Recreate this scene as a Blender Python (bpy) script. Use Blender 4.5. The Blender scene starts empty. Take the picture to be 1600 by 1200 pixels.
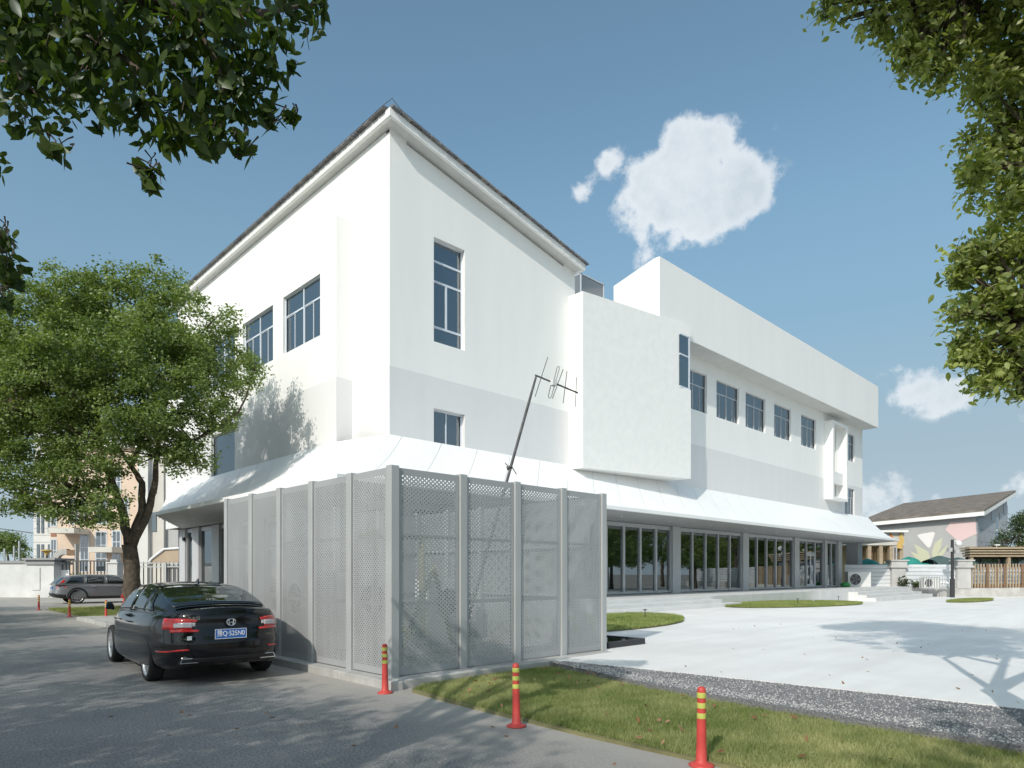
import bpy, bmesh, math, random
import numpy as np
from mathutils import Vector, Matrix
random.seed(4); RNG = np.random.default_rng(4)
C = bpy.context.scene.collection
SC = bpy.context.scene
# ------------------------------------------------------------------ camera, sky, sun, exposure
FOC, HY, EYE = 1034.0, 896.0, 1.6          # focal length and horizon row in photo pixels, eye height in metres
YAW = math.radians(45.74)
FX, FY = math.cos(YAW), math.sin(YAW)
RX, RY = FY, -FX
cd = bpy.data.cameras.new('camera'); cam = bpy.data.objects.new('camera', cd); C.objects.link(cam)
cam.location = (0, 0, EYE); cam.rotation_euler = (math.pi/2, 0, YAW - math.pi/2)
cd.sensor_width = 36; cd.lens = FOC/1600*36; cd.shift_y = (HY-600)/1600; cd.clip_end = 2000; cd.clip_start = .05
SC.camera = cam
SUN_T = Vector((1.40, .48, -1.0)).normalized()      # way the sunlight travels
sd = bpy.data.lights.new('sun', 'SUN'); sun = bpy.data.objects.new('sun', sd); C.objects.link(sun)
sd.energy = 2.4; sd.angle = math.radians(.53); sd.color = (1, .935, .85)
sun.rotation_euler = SUN_T.to_track_quat('-Z', 'Y').to_euler()
SC.view_settings.view_transform = 'Standard'; SC.view_settings.look = 'None'
SC.view_settings.exposure = 0.33; SC.view_settings.gamma = 1.0
SC.view_settings.use_curve_mapping = False
SC.cycles.max_bounces = 8; SC.cycles.transparent_max_bounces = 12
SC.cycles.diffuse_bounces = 4; SC.cycles.caustics_reflective = False; SC.cycles.caustics_refractive = False

# ---- point helpers: a photo pixel seen at a distance, or on a plane, as a place in the world
def ray(px, py):
    r = (px-800)/FOC; k = (HY-py)/FOC
    return Vector((FX + r*RX, FY + r*RY, k))
def att(px, py, t): return Vector((0, 0, EYE)) + ray(px, py)*t
def onz(px, py, z): d = ray(px, py); return Vector((0, 0, EYE)) + d*((z-EYE)/d.z)

world = bpy.data.worlds.new('World'); SC.world = world; world.use_nodes = True
def build_world():
    nt = world.node_tree; N = nt.nodes; L = nt.links
    N.clear()
    out = N.new('ShaderNodeOutputWorld'); bg = N.new('ShaderNodeBackground')
    L.new(bg.outputs[0], out.inputs[0])
    sky = N.new('ShaderNodeTexSky'); sky.sky_type = 'NISHITA'; sky.sun_disc = False
    sky.sun_elevation = math.asin(-SUN_T.z)
    sky.sun_rotation = math.atan2(-SUN_T.x, -SUN_T.y)
    sky.air_density = 1.0; sky.dust_density = 1.2; sky.ozone_density = 1.0; sky.altitude = 0
    bg.inputs['Strength'].default_value = .137
    tc = N.new('ShaderNodeTexCoord')
    def mth(op, a, b=None, c=None, clamp=False):
        n = N.new('ShaderNodeMath'); n.operation = op; n.use_clamp = clamp
        for i, v in enumerate((a, b, c)):
            if v is None: continue
            if isinstance(v, (int, float)): n.inputs[i].default_value = v
            else: L.new(v, n.inputs[i])
        return n.outputs[0]
    nrm = N.new('ShaderNodeVectorMath'); nrm.operation = 'NORMALIZE'; L.new(tc.outputs['Generated'], nrm.inputs[0])
    nz = N.new('ShaderNodeTexNoise'); nz.inputs['Scale'].default_value = 11; nz.inputs['Detail'].default_value = 9
    nz.inputs['Roughness'].default_value = .58; L.new(nrm.outputs[0], nz.inputs['Vector'])
    nz2 = N.new('ShaderNodeTexNoise'); nz2.inputs['Scale'].default_value = 34; nz2.inputs['Detail'].default_value = 6
    nz2.inputs['Roughness'].default_value = .62; L.new(nrm.outputs[0], nz2.inputs['Vector'])
    # cumulus puffs: direction and angular radius of each
    puffs = [(1095, 222, 62, 1), (1050, 275, 62, 1), (1125, 285, 92, 1), (1000, 330, 55, 1), (1085, 340, 62, 1), (1165, 300, 52, 1),
             (1162, 190, 24, .5), (1015, 280, 40, .9), (968, 247, 36, .75), (945, 252, 25, .65), (908, 290, 26, .6), (905, 312, 20, .3),
             (1010, 395, 34, .42), (1000, 410, 26, .4), (1050, 210, 24, .4),
             (1415, 608, 45, .62), (1465, 612, 45, .68), (1385, 772, 50, .62), (1460, 795, 36, .5), (1595, 745, 50, .62), (1590, 655, 30, .45),
             (1570, 795, 50, .5), (1505, 616, 36, .5), (1340, 795, 50, .5)]
    acc = None
    for px, py, r, k in puffs:
        d = ray(px, py).normalized(); ang = r/FOC*(ray(800, HY).length/ray(px, py).length)
        dt = N.new('ShaderNodeVectorMath'); dt.operation = 'DISTANCE'; L.new(nrm.outputs[0], dt.inputs[0])
        dt.inputs[1].default_value = d
        q = mth('DIVIDE', dt.outputs['Value'], ang*(1.24 if px < 1300 else 1.2)); g = mth('SUBTRACT', 1.0, mth('MULTIPLY', q, q), clamp=True)
        v = mth('MULTIPLY', mth('MULTIPLY', g, g), k*.8)
        acc = v if acc is None else mth('ADD', acc, v)
    acc = mth('MINIMUM', acc, 1.0)
    n1 = mth('SUBTRACT', nz.outputs[0], .5); n2 = mth('SUBTRACT', nz2.outputs[0], .5)
    dens = mth('ADD', mth('ADD', acc, mth('MULTIPLY', n1, 1.9)), mth('MULTIPLY', n2, 1.3))
    inside = mth('MULTIPLY', acc, 8.0, clamp=True)
    mr = N.new('ShaderNodeMapRange'); mr.interpolation_type = 'SMOOTHSTEP'
    mr.inputs['From Min'].default_value = .30; mr.inputs['From Max'].default_value = .78
    L.new(dens, mr.inputs['Value'])
    mask = mth('MULTIPLY', mth('MULTIPLY', mr.outputs[0], inside), .94)
    # cloud brightness: thick parts greyer
    shade = N.new('ShaderNodeMapRange'); shade.inputs['From Min'].default_value = .55; shade.inputs['From Max'].default_value = 1.15
    nz3 = N.new('ShaderNodeTexNoise'); nz3.inputs['Scale'].default_value = 7; nz3.inputs['Detail'].default_value = 5; L.new(nrm.outputs[0], nz3.inputs['Vector'])
    L.new(mth('ADD', mth('MULTIPLY', dens, .55), mth('MULTIPLY', nz3.outputs[0], .75)), shade.inputs['Value'])
    cr = N.new('ShaderNodeMix'); cr.data_type = 'RGBA'
    cr.inputs['A'].default_value = (5.2, 5.45, 5.7, 1); cr.inputs['B'].default_value = (3.7, 4.15, 4.5, 1)
    L.new(shade.outputs[0], cr.inputs['Factor'])
    mix = N.new('ShaderNodeMix'); mix.data_type = 'RGBA'
    L.new(mask, mix.inputs['Factor']); L.new(cr.outputs['Result'], mix.inputs['B'])
    # humid summer air: the sky is a little less saturated than the clean model
    hs = N.new('ShaderNodeHueSaturation'); hs.inputs['Saturation'].default_value = .90; hs.inputs['Value'].default_value = 1.0
    L.new(sky.outputs[0], hs.inputs['Color'])
    tn = N.new('ShaderNodeVectorMath'); tn.operation = 'MULTIPLY'; tn.inputs[1].default_value = (.81, 1.02, .965)
    L.new(hs.outputs[0], tn.inputs[0]); 
    # pale humid haze toward the horizon, the same all the way round
    sz = N.new('ShaderNodeSeparateXYZ'); L.new(nrm.outputs[0], sz.inputs[0])
    hr = N.new('ShaderNodeMapRange'); hr.interpolation_type = 'SMOOTHSTEP'; hr.inputs['From Min'].default_value = .58; hr.inputs['From Max'].default_value = .12
    L.new(sz.outputs[2], hr.inputs['Value'])
    hc = N.new('ShaderNodeMapRange'); hc.inputs['From Min'].default_value = .34; hc.inputs['From Max'].default_value = 0.0; L.new(sz.outputs[2], hc.inputs['Value'])
    hz = N.new('ShaderNodeMix'); hz.data_type = 'RGBA'; hz.inputs['A'].default_value = (1.36, 2.12, 2.78, 1); hz.inputs['B'].default_value = (3.0, 3.7, 4.1, 1); L.new(hc.outputs[0], hz.inputs['Factor'])
    hm = N.new('ShaderNodeMix'); hm.data_type = 'RGBA'; L.new(hr.outputs[0], hm.inputs['Factor']); L.new(tn.outputs[0], hm.inputs['A']); L.new(hz.outputs['Result'], hm.inputs['B'])
    # forward scattering round towards the sun (behind the camera), added and tuned for fill light
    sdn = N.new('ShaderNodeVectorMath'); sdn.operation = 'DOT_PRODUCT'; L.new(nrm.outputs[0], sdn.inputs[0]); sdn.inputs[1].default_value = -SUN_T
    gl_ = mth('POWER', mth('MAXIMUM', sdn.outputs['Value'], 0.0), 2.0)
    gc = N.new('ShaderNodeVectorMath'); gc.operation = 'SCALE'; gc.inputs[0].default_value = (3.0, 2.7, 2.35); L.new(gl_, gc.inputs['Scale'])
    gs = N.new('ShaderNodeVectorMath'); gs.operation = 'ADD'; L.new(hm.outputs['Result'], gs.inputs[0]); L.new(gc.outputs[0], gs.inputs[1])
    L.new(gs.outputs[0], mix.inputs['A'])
    L.new(mix.outputs['Result'], bg.inputs['Color'])
build_world()

# ------------------------------------------------------------------ materials
MATS = {}
def mat(name, col, rough=.7, metal=0, spec=.5, noise=None, bump=None, coat=0, alpha=None, trans=0, emis=None):
    """noise=(scale, amount, detail): brightness mottling; bump=(scale, strength)"""
    if name in MATS: return MATS[name]
    m = bpy.data.materials.new(name); m.use_nodes = True
    nt = m.node_tree; N = nt.nodes; L = nt.links; b = N['Principled BSDF']
    b.inputs['Base Color'].default_value = (*col, 1); b.inputs['Roughness'].default_value = rough
    b.inputs['Metallic'].default_value = metal; b.inputs['Specular IOR Level'].default_value = spec
    b.inputs['Coat Weight'].default_value = coat
    geo = N.new('ShaderNodeNewGeometry')
    if noise:
        s, a, dt = noise
        t = N.new('ShaderNodeTexNoise'); t.inputs['Scale'].default_value = s; t.inputs['Detail'].default_value = dt
        L.new(geo.outputs['Position'], t.inputs['Vector'])
        r = N.new('ShaderNodeMapRange'); r.inputs['From Min'].default_value = .3; r.inputs['From Max'].default_value = .7
        r.inputs['To Min'].default_value = 1-a; r.inputs['To Max'].default_value = 1+a
        L.new(t.outputs[0], r.inputs['Value'])
        mx = N.new('ShaderNodeVectorMath'); mx.operation = 'SCALE'; mx.inputs[0].default_value = col
        L.new(r.outputs[0], mx.inputs['Scale']); L.new(mx.outputs[0], b.inputs['Base Color'])
    if bump:
        s, a = bump
        t = N.new('ShaderNodeTexNoise'); t.inputs['Scale'].default_value = s; t.inputs['Detail'].default_value = 4
        L.new(geo.outputs['Position'], t.inputs['Vector'])
        bp = N.new('ShaderNodeBump'); bp.inputs['Strength'].default_value = a; bp.inputs['Distance'].default_value = .02
        L.new(t.outputs[0], bp.inputs['Height']); L.new(bp.outputs[0], b.inputs['Normal'])
    MATS[name] = m; return m

def nodes(m): return m.node_tree.nodes, m.node_tree.links, m.node_tree.nodes['Principled BSDF']
def N_noise(N, L, vec, scale, detail=4, rough=.5):
    t = N.new('ShaderNodeTexNoise'); t.inputs['Scale'].default_value = scale; t.inputs['Detail'].default_value = detail
    t.inputs['Roughness'].default_value = rough; L.new(vec, t.inputs['Vector']); return t.outputs[0]
def N_ramp(N, L, val, stops):
    r = N.new('ShaderNodeValToRGB'); L.new(val, r.inputs[0]); e = r.color_ramp.elements
    while len(e) < len(stops): e.new(.5)
    for i, (p, c) in enumerate(stops): e[i].position = p; e[i].color = (*c, 1)
    return r.outputs[0]
def N_mix(N, L, f, a, b, mode='MIX'):
    n = N.new('ShaderNodeMix'); n.data_type = 'RGBA'; n.blend_type = mode
    for k, v in (('Factor', f), ('A', a), ('B', b)):
        if hasattr(v, 'links'): L.new(v, n.inputs[k])
        elif isinstance(v, (int, float)): n.inputs[k].default_value = v
        else: n.inputs[k].default_value = (*v, 1)
    return n.outputs['Result']

def wall_material():
    # white masonry paint over a light grey painted band below the storey line; trowel relief, faint streaks
    m = mat('white_render', (.83, .83, .81), .85, spec=.2); N, L, b = nodes(m)
    geo = N.new('ShaderNodeNewGeometry'); sep = N.new('ShaderNodeSeparateXYZ'); L.new(geo.outputs['Position'], sep.inputs[0])
    wob = N_noise(N, L, geo.outputs['Position'], 2.2, 3)
    ma = N.new('ShaderNodeMath'); ma.operation = 'MULTIPLY_ADD'; L.new(wob, ma.inputs[0]); ma.inputs[1].default_value = .05; L.new(sep.outputs[2], ma.inputs[2])
    lt = N.new('ShaderNodeMath'); lt.operation = 'LESS_THAN'; L.new(ma.outputs[0], lt.inputs[0]); lt.inputs[1].default_value = 8.8
    base = N_mix(N, L, lt.outputs[0], (.88, .875, .85), (.755, .75, .745))
    st = N.new('ShaderNodeMapping'); st.inputs['Scale'].default_value = (1.4, 1.4, .22); L.new(geo.outputs['Position'], st.inputs[0])
    n1 = N_noise(N, L, st.outputs[0], .7, 6, .6)
    c1 = N_ramp(N, L, n1, [(.3, (.955, .957, .96)), (.62, (1, 1, 1))])
    b2 = N_mix(N, L, 1.0, base, c1, 'MULTIPLY'); L.new(b2, b.inputs['Base Color'])
    n2 = N_noise(N, L, geo.outputs['Position'], 5, 8, .65); bp = N.new('ShaderNodeBump')
    bp.inputs['Strength'].default_value = .22; bp.inputs['Distance'].default_value = .03; L.new(n2, bp.inputs['Height']); L.new(bp.outputs[0], b.inputs['Normal'])
    return m
M_WALL = wall_material()
M_TRIM = mat('white_paint_trim', (.86, .855, .83), .7, noise=(3, .03, 4))
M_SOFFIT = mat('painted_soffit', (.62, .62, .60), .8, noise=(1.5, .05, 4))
M_MEMB = mat('white_coated_sheet', (.91, .905, .895), .45, spec=.4, noise=(.8, .02, 3), bump=(1.6, .3))
M_SEAM = mat('seam_shadow_grey', (.42, .44, .46), .6)
M_SLAT = mat('soffit_metal', (.50, .51, .52), .5, noise=(2, .06, 3))
M_COLUMN = mat('grey_column_cladding', (.52, .53, .55), .55, noise=(1.2, .04, 4))
M_ALU = mat('aluminium_frame', (.60, .62, .65), .38, metal=.35, noise=(4, .05, 3))
M_ALUW = mat('pale_window_frame', (.66, .71, .78), .4, spec=.5)
M_TILE = mat('grey_roof_tile', (.12, .115, .115), .85, noise=(9, .35, 5), bump=(20, .4))
M_TILE2 = mat('brown_roof_tile', (.21, .18, .155), .9, noise=(1.3, .3, 6))
M_WIRE = mat('galvanised_wire', (.18, .18, .18), .5, metal=.6)
M_CONC = mat('kerb_concrete', (.42, .41, .39), .9, noise=(3, .16, 6), bump=(25, .4))
M_STEP = mat('pale_step_stone', (.66, .66, .65), .8, noise=(1.5, .06, 5), bump=(14, .15))
M_GALV = mat('perforated_sheet', (.42, .43, .435), .5, metal=.2, noise=(1.1, .08, 4))
M_POST = mat('grey_post', (.46, .47, .47), .5, metal=.15, noise=(1.3, .06, 4))
M_BLACK = mat('black_plastic', (.012, .012, .013), .45)
M_RUB = mat('tyre_rubber', (.016, .016, .017), .8, noise=(12, .2, 3))
M_CHROME = mat('chrome', (.75, .76, .78), .12, metal=1)
M_RED = mat('red_plastic', (.56, .065, .055), .45, noise=(6, .12, 3))
M_YEL = mat('reflective_yellow_band', (.52, .55, .12), .5)
M_HYD = mat('red_hydrant_paint', (.52, .06, .06), .5)
M_LENS = mat('red_lamp_lens', (.55, .02, .02), .12, coat=.6)
M_LENSW = mat('clear_lamp_lens', (.55, .52, .54), .12, coat=.5)
M_PLATE = mat('blue_plate', (.02, .13, .45), .35)
M_WHITE = mat('white_print', (.85, .85, .86), .5)
M_BARK = mat('bark', (.095, .075, .055), .95, noise=(9, .4, 6), bump=(28, 1.0))
M_WOOD = mat('brown_timber', (.20, .12, .07), .7, noise=(5, .25, 4))
M_TAN = mat('tan_beam', (.40, .32, .22), .7, noise=(3, .12, 4))
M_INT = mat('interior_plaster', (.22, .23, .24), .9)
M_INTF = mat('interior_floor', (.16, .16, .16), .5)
M_CURT = mat('pale_curtain', (.38, .40, .42), .9)
M_DARK = mat('dark_metal', (.05, .05, .055), .5, metal=.3)
M_PINKB = mat('peach_render', (.66, .52, .41), .85, noise=(.8, .07, 5))
M_TILEW = mat('white_wall_tile', (.66, .65, .62), .6, noise=(.7, .05, 4))
M_CREAM = mat('cream_render', (.60, .57, .52), .85, noise=(.6, .07, 5))
M_BRICKP = mat('terracotta_panel', (.33, .16, .11), .85)
M_GREYW = mat('grey_render', (.44, .435, .43), .85, noise=(.5, .05, 5))
M_TEAL = mat('teal_canvas', (.03, .27, .22), .7, noise=(1.5, .2, 3))
M_TEAL2 = mat('dark_green_canvas', (.075, .12, .115), .7, noise=(1.5, .15, 3))
M_CANVAS = mat('beige_canvas', (.46, .36, .26), .8, noise=(.8, .08, 3))
M_HOARD = mat('corrugated_white_sheet', (.64, .66, .68), .5, noise=(.9, .08, 4))
M_PINK = mat('pink_wall_paint', (.74, .55, .54), .85)
M_MWHITE = mat('white_wall_paint', (.82, .78, .76), .85)
M_MYEL = mat('yellow_green_wall_paint', (.58, .58, .42), .85)
M_OCHRE = mat('ochre_wall_paint', (.62, .42, .14), .85)
M_ACW = mat('appliance_white', (.70, .70, .69), .45)
M_YPIPE = mat('yellow_pipe_paint', (.38, .36, .20), .5)

def glass_material(name, tint, ior=1.9, through=.0, rough=.01):
    m = bpy.data.materials.new(name); m.use_nodes = True; nt = m.node_tree; N = nt.nodes; L = nt.links; N.clear()
    out = N.new('ShaderNodeOutputMaterial'); fr = N.new('ShaderNodeFresnel'); fr.inputs[0].default_value = ior
    gl = N.new('ShaderNodeBsdfGlossy'); gl.inputs['Roughness'].default_value = rough; gl.inputs['Color'].default_value = (.92, .97, 1, 1)
    di = N.new('ShaderNodeBsdfDiffuse'); di.inputs['Color'].default_value = (*tint, 1)
    tr = N.new('ShaderNodeBsdfTransparent'); tr.inputs['Color'].default_value = (.72, .80, .82, 1)
    m1 = N.new('ShaderNodeMixShader'); m1.inputs[0].default_value = through; L.new(di.outputs[0], m1.inputs[1]); L.new(tr.outputs[0], m1.inputs[2])
    m2 = N.new('ShaderNodeMixShader'); L.new(fr.outputs[0], m2.inputs[0]); L.new(m1.outputs[0], m2.inputs[1]); L.new(gl.outputs[0], m2.inputs[2])
    L.new(m2.outputs[0], out.inputs[0]); MATS[name] = m; return m
M_GLASS = glass_material('window_glass', (.03, .055, .08), 2.9, .35)
M_GLASSG = glass_material('storefront_glass', (.006, .012, .014), 3.1, .55)
M_GLASSC = glass_material('car_glass', (.006, .008, .010), 1.9, .12)
M_GLASSD = glass_material('dark_slab_glass', (.01, .02, .02), 2.0, 0)
M_FROST = glass_material('frosted_panel', (.30, .33, .36), 1.5, .45, .15)

def leaf_material(name, c1, c2, tr=.35, gloss=.10):
    m = bpy.data.materials.new(name); m.use_nodes = True; nt = m.node_tree; N = nt.nodes; L = nt.links; N.clear()
    out = N.new('ShaderNodeOutputMaterial'); geo = N.new('ShaderNodeNewGeometry')
    at = N.new('ShaderNodeAttribute'); at.attribute_name = 'tint'
    col = N_mix(N, L, at.outputs['Fac'], c1, c2)
    di = N.new('ShaderNodeBsdfDiffuse'); L.new(col, di.inputs['Color'])
    tl = N.new('ShaderNodeBsdfTranslucent')
    tc = N_mix(N, L, 1.0, col, (1.5, 1.7, .55), 'MULTIPLY'); L.new(tc, tl.inputs['Color'])
    gl = N.new('ShaderNodeBsdfGlossy'); gl.inputs['Roughness'].default_value = .38; gl.inputs['Color'].default_value = (.75, .8, .8, 1)
    m1 = N.new('ShaderNodeMixShader'); m1.inputs[0].default_value = tr; L.new(di.outputs[0], m1.inputs[1]); L.new(tl.outputs[0], m1.inputs[2])
    m2 = N.new('ShaderNodeMixShader'); m2.inputs[0].default_value = gloss; L.new(m1.outputs[0], m2.inputs[1]); L.new(gl.outputs[0], m2.inputs[2])
    L.new(m2.outputs[0], out.inputs[0]); MATS[name] = m; return m
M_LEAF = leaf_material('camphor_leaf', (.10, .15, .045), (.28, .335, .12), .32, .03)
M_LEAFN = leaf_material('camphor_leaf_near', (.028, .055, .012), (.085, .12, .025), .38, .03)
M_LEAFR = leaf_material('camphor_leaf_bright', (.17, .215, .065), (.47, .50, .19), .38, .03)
M_LEAFD = leaf_material('dark_shrub_leaf', (.035, .06, .018), (.08, .12, .03), .25)
M_GRASS = leaf_material('grass_blade', (.20, .25, .085), (.56, .52, .30), .32, .02)
M_GRASS2 = leaf_material('island_grass_blade', (.23, .285, .09), (.44, .46, .21), .3, .02)

def asphalt():
    m = mat('asphalt', (.12, .12, .12), .9); N, L, b = nodes(m); geo = N.new('ShaderNodeNewGeometry'); P = geo.outputs['Position']
    fine = N_ramp(N, L, N_noise(N, L, P, 42, 6, .82), [(.34, (.09, .09, .09)), (.5, (.215, .213, .21)), (.68, (.52, .51, .49))])
    patch = N_ramp(N, L, N_noise(N, L, P, .55, 6, .6), [(.3, (.78, .79, .80)), (.7, (1.18, 1.16, 1.12))])
    c = N_mix(N, L, 1.0, fine, patch, 'MULTIPLY')
    # dust and a worn pale apron near the kerb
    sep = N.new('ShaderNodeSeparateXYZ'); L.new(P, sep.inputs[0])
    ma = N.new('ShaderNodeMath'); ma.operation = 'MULTIPLY_ADD'; L.new(N_noise(N, L, P, .9, 5, .6), ma.inputs[0]); ma.inputs[1].default_value = 1.6; L.new(sep.outputs[0], ma.inputs[2])
    mr = N.new('ShaderNodeMapRange'); mr.inputs['From Min'].default_value = 4.35; mr.inputs['From Max'].default_value = 5.7; mr.inputs['To Max'].default_value = .85
    L.new(ma.outputs[0], mr.inputs['Value'])
    c = N_mix(N, L, mr.outputs[0], c, (.40, .375, .34)); L.new(c, b.inputs['Base Color'])
    bp = N.new('ShaderNodeBump'); bp.inputs['Strength'].default_value = .5; bp.inputs['Distance'].default_value = .008
    L.new(N_noise(N, L, P, 110, 3, .7), bp.inputs['Height']); L.new(bp.outputs[0], b.inputs['Normal']); return m
M_ASPH = asphalt()
def plaza():
    m = mat('white_concrete_paving', (.70, .70, .69), .8, spec=.3); N, L, b = nodes(m); geo = N.new('ShaderNodeNewGeometry'); P = geo.outputs['Position']
    a = N_ramp(N, L, N_noise(N, L, P, .35, 8, .62), [(.28, (.76, .75, .735)), (.6, (.86, .85, .83))])
    mp = N.new('ShaderNodeMapping'); mp.inputs['Scale'].default_value = (.25, 2.2, 1); mp.inputs['Rotation'].default_value = (0, 0, -.77); L.new(P, mp.inputs[0])
    st = N_ramp(N, L, N_noise(N, L, mp.outputs[0], .9, 6, .6), [(.35, (.94, .93, .93)), (.6, (1, 1, 1))])
    c = N_mix(N, L, 1.0, a, st, 'MULTIPLY'); 
    sp = N_ramp(N, L, N_noise(N, L, P, 6, 6, .7), [(.27, (.80, .78, .76)), (.36, (1, 1, 1))])
    c = N_mix(N, L, 1.0, c, sp, 'MULTIPLY'); L.new(c, b.inputs['Base Color'])
    bp = N.new('ShaderNodeBump'); bp.inputs['Strength'].default_value = .12; bp.inputs['Distance'].default_value = .01
    L.new(N_noise(N, L, P, 60, 4), bp.inputs['Height']); L.new(bp.outputs[0], b.inputs['Normal']); return m
M_PLAZA = plaza()
M_SOIL = mat('lawn_soil', (.20, .19, .09), .95, noise=(2.5, .3, 6), bump=(30, .6))
M_GRAVB = mat('gravel_bed', (.20, .20, .21), .95, noise=(40, .35, 4), bump=(60, 1))
M_STONE = mat('gravel_stone', (.22, .225, .235), .85)
M_STONEW = mat('pale_gravel_stone', (.52, .51, .50), .85)
M_CONCR = mat('weathered_plinth', (.46, .45, .43), .9, noise=(1.6, .2, 7), bump=(12, .3))
M_PAVE2 = mat('worn_entrance_paving', (.40, .37, .33), .9, noise=(.6, .16, 6))

# ------------------------------------------------------------------ object helpers
def link(name, me, m=None, parent=None):
    o = bpy.data.objects.new(name, me); C.objects.link(o)
    if m is not None and me is not None and not me.materials: me.materials.append(m)
    if parent: o.parent = parent
    return o
def thing(name, label, cat, loc=(0, 0, 0), rz=0, group=None):
    o = bpy.data.objects.new(name, None); C.objects.link(o); o.location = loc; o.rotation_euler = (0, 0, rz)
    o.empty_display_size = .2; o['label'] = label; o['category'] = cat
    if group: o['group'] = group
    return o
def tag(o, label, cat, group=None):
    o['label'] = label; o['category'] = cat
    if group: o['group'] = group
    return o
def struct(o): o['kind'] = 'structure'; return o
def stuff(o): o['kind'] = 'stuff'; return o
def copy_thing(o, parent=None):
    c = o.copy(); C.objects.link(c); c.parent = parent
    for ch in list(o.children): copy_thing(ch, c)
    return c

class MB:
    """collects shapes and links them as ONE mesh object"""
    def __init__(s): s.v = []; s.f = []; s.mi = []; s.cur = 0; s.smooth = []; s.sm = False
    def add(s, vs, fs):
        n = len(s.v); s.v += [tuple(v) for v in vs]
        for f in fs: s.f.append(tuple(i+n for i in f)); s.mi.append(s.cur); s.smooth.append(s.sm)
    def quad(s, a, b, c, d): s.add([a, b, c, d], [(0, 1, 2, 3)])
    def box(s, x0, x1, y0, y1, z0, z1):
        if x0 > x1: x0, x1 = x1, x0
        if y0 > y1: y0, y1 = y1, y0
        if z0 > z1: z0, z1 = z1, z0
        s.add([(x0, y0, z0), (x1, y0, z0), (x1, y1, z0), (x0, y1, z0), (x0, y0, z1), (x1, y0, z1), (x1, y1, z1), (x0, y1, z1)],
              [(0, 3, 2, 1), (4, 5, 6, 7), (0, 1, 5, 4), (1, 2, 6, 5), (2, 3, 7, 6), (3, 0, 4, 7)])
        return s
    def hexa(s, b, t):   # bottom and top quads, same winding (counter-clockwise seen from above)
        s.add(list(b)+list(t), [(0, 3, 2, 1), (4, 5, 6, 7), (0, 1, 5, 4), (1, 2, 6, 5), (2, 3, 7, 6), (3, 0, 4, 7)]); return s
    def prism(s, poly, z0, z1):
        n = len(poly); vs = [(x, y, z0) for x, y in poly]+[(x, y, z1) for x, y in poly]
        s.add(vs, [tuple(range(n-1, -1, -1)), tuple(range(n, 2*n))]+[(i, (i+1) % n, n+(i+1) % n, n+i) for i in range(n)]); return s
    def tube(s, pts, rad, n=8, cap=True):
        pts = [Vector(p) for p in pts]
        if not hasattr(rad, '__len__'): rad = [rad]*len(pts)
        rings = []; up = None
        for i, p in enumerate(pts):
            d = (pts[min(i+1, len(pts)-1)]-pts[max(i-1, 0)]).normalized()
            if up is None: up = Vector((0, 0, 1)) if abs(d.z) < .9 else Vector((1, 0, 0))
            a = d.cross(up).normalized(); b = a.cross(d).normalized(); up = b
            rings.append([p+(a*math.cos(2*math.pi*k/n)+b*math.sin(2*math.pi*k/n))*rad[i] for k in range(n)])
        vs = [v for r in rings for v in r]; fs = []
        for i in range(len(pts)-1):
            for k in range(n): fs.append((i*n+k, i*n+(k+1) % n, (i+1)*n+(k+1) % n, (i+1)*n+k))
        if cap: fs += [tuple(range(n-1, -1, -1)), tuple(range((len(pts)-1)*n, len(pts)*n))]
        s.add(vs, fs); return s
    def lathe(s, prof, c=(0, 0, 0), n=16, axis='z'):
        vs = []; fs = []
        for r, h in prof:
            for k in range(n):
                a = 2*math.pi*k/n; x, y = r*math.cos(a), r*math.sin(a)
                v = (x, y, h) if axis == 'z' else ((h, x, y) if axis == 'x' else (y, h, x))
                vs.append((c[0]+v[0], c[1]+v[1], c[2]+v[2]))
        for i in range(len(prof)-1):
            for k in range(n): fs.append((i*n+k, i*n+(k+1) % n, (i+1)*n+(k+1) % n, (i+1)*n+k))
        s.add(vs, fs); return s
    def mesh(s, name, mats=None):
        me = bpy.data.meshes.new(name); me.from_pydata(s.v, [], s.f)
        for m in (mats or []): me.materials.append(m)
        me.polygons.foreach_set('material_index', s.mi); me.polygons.foreach_set('use_smooth', s.smooth)
        me.update(); return me
    def build(s, name, m, parent=None, bevel=0):
        mats = m if isinstance(m, (list, tuple)) else [m]
        o = link(name, s.mesh(name, mats), None, parent)
        if bevel: add_bevel(o, bevel)
        return o
def add_bevel(o, w, seg=2):
    b = o.modifiers.new('bevel', 'BEVEL'); b.width = w; b.segments = seg; b.limit_method = 'ANGLE'; b.angle_limit = math.radians(40)
def box(name, m, parent, x0, x1, y0, y1, z0, z1, bevel=0): return MB().box(x0, x1, y0, y1, z0, z1).build(name, m, parent, bevel)

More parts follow.
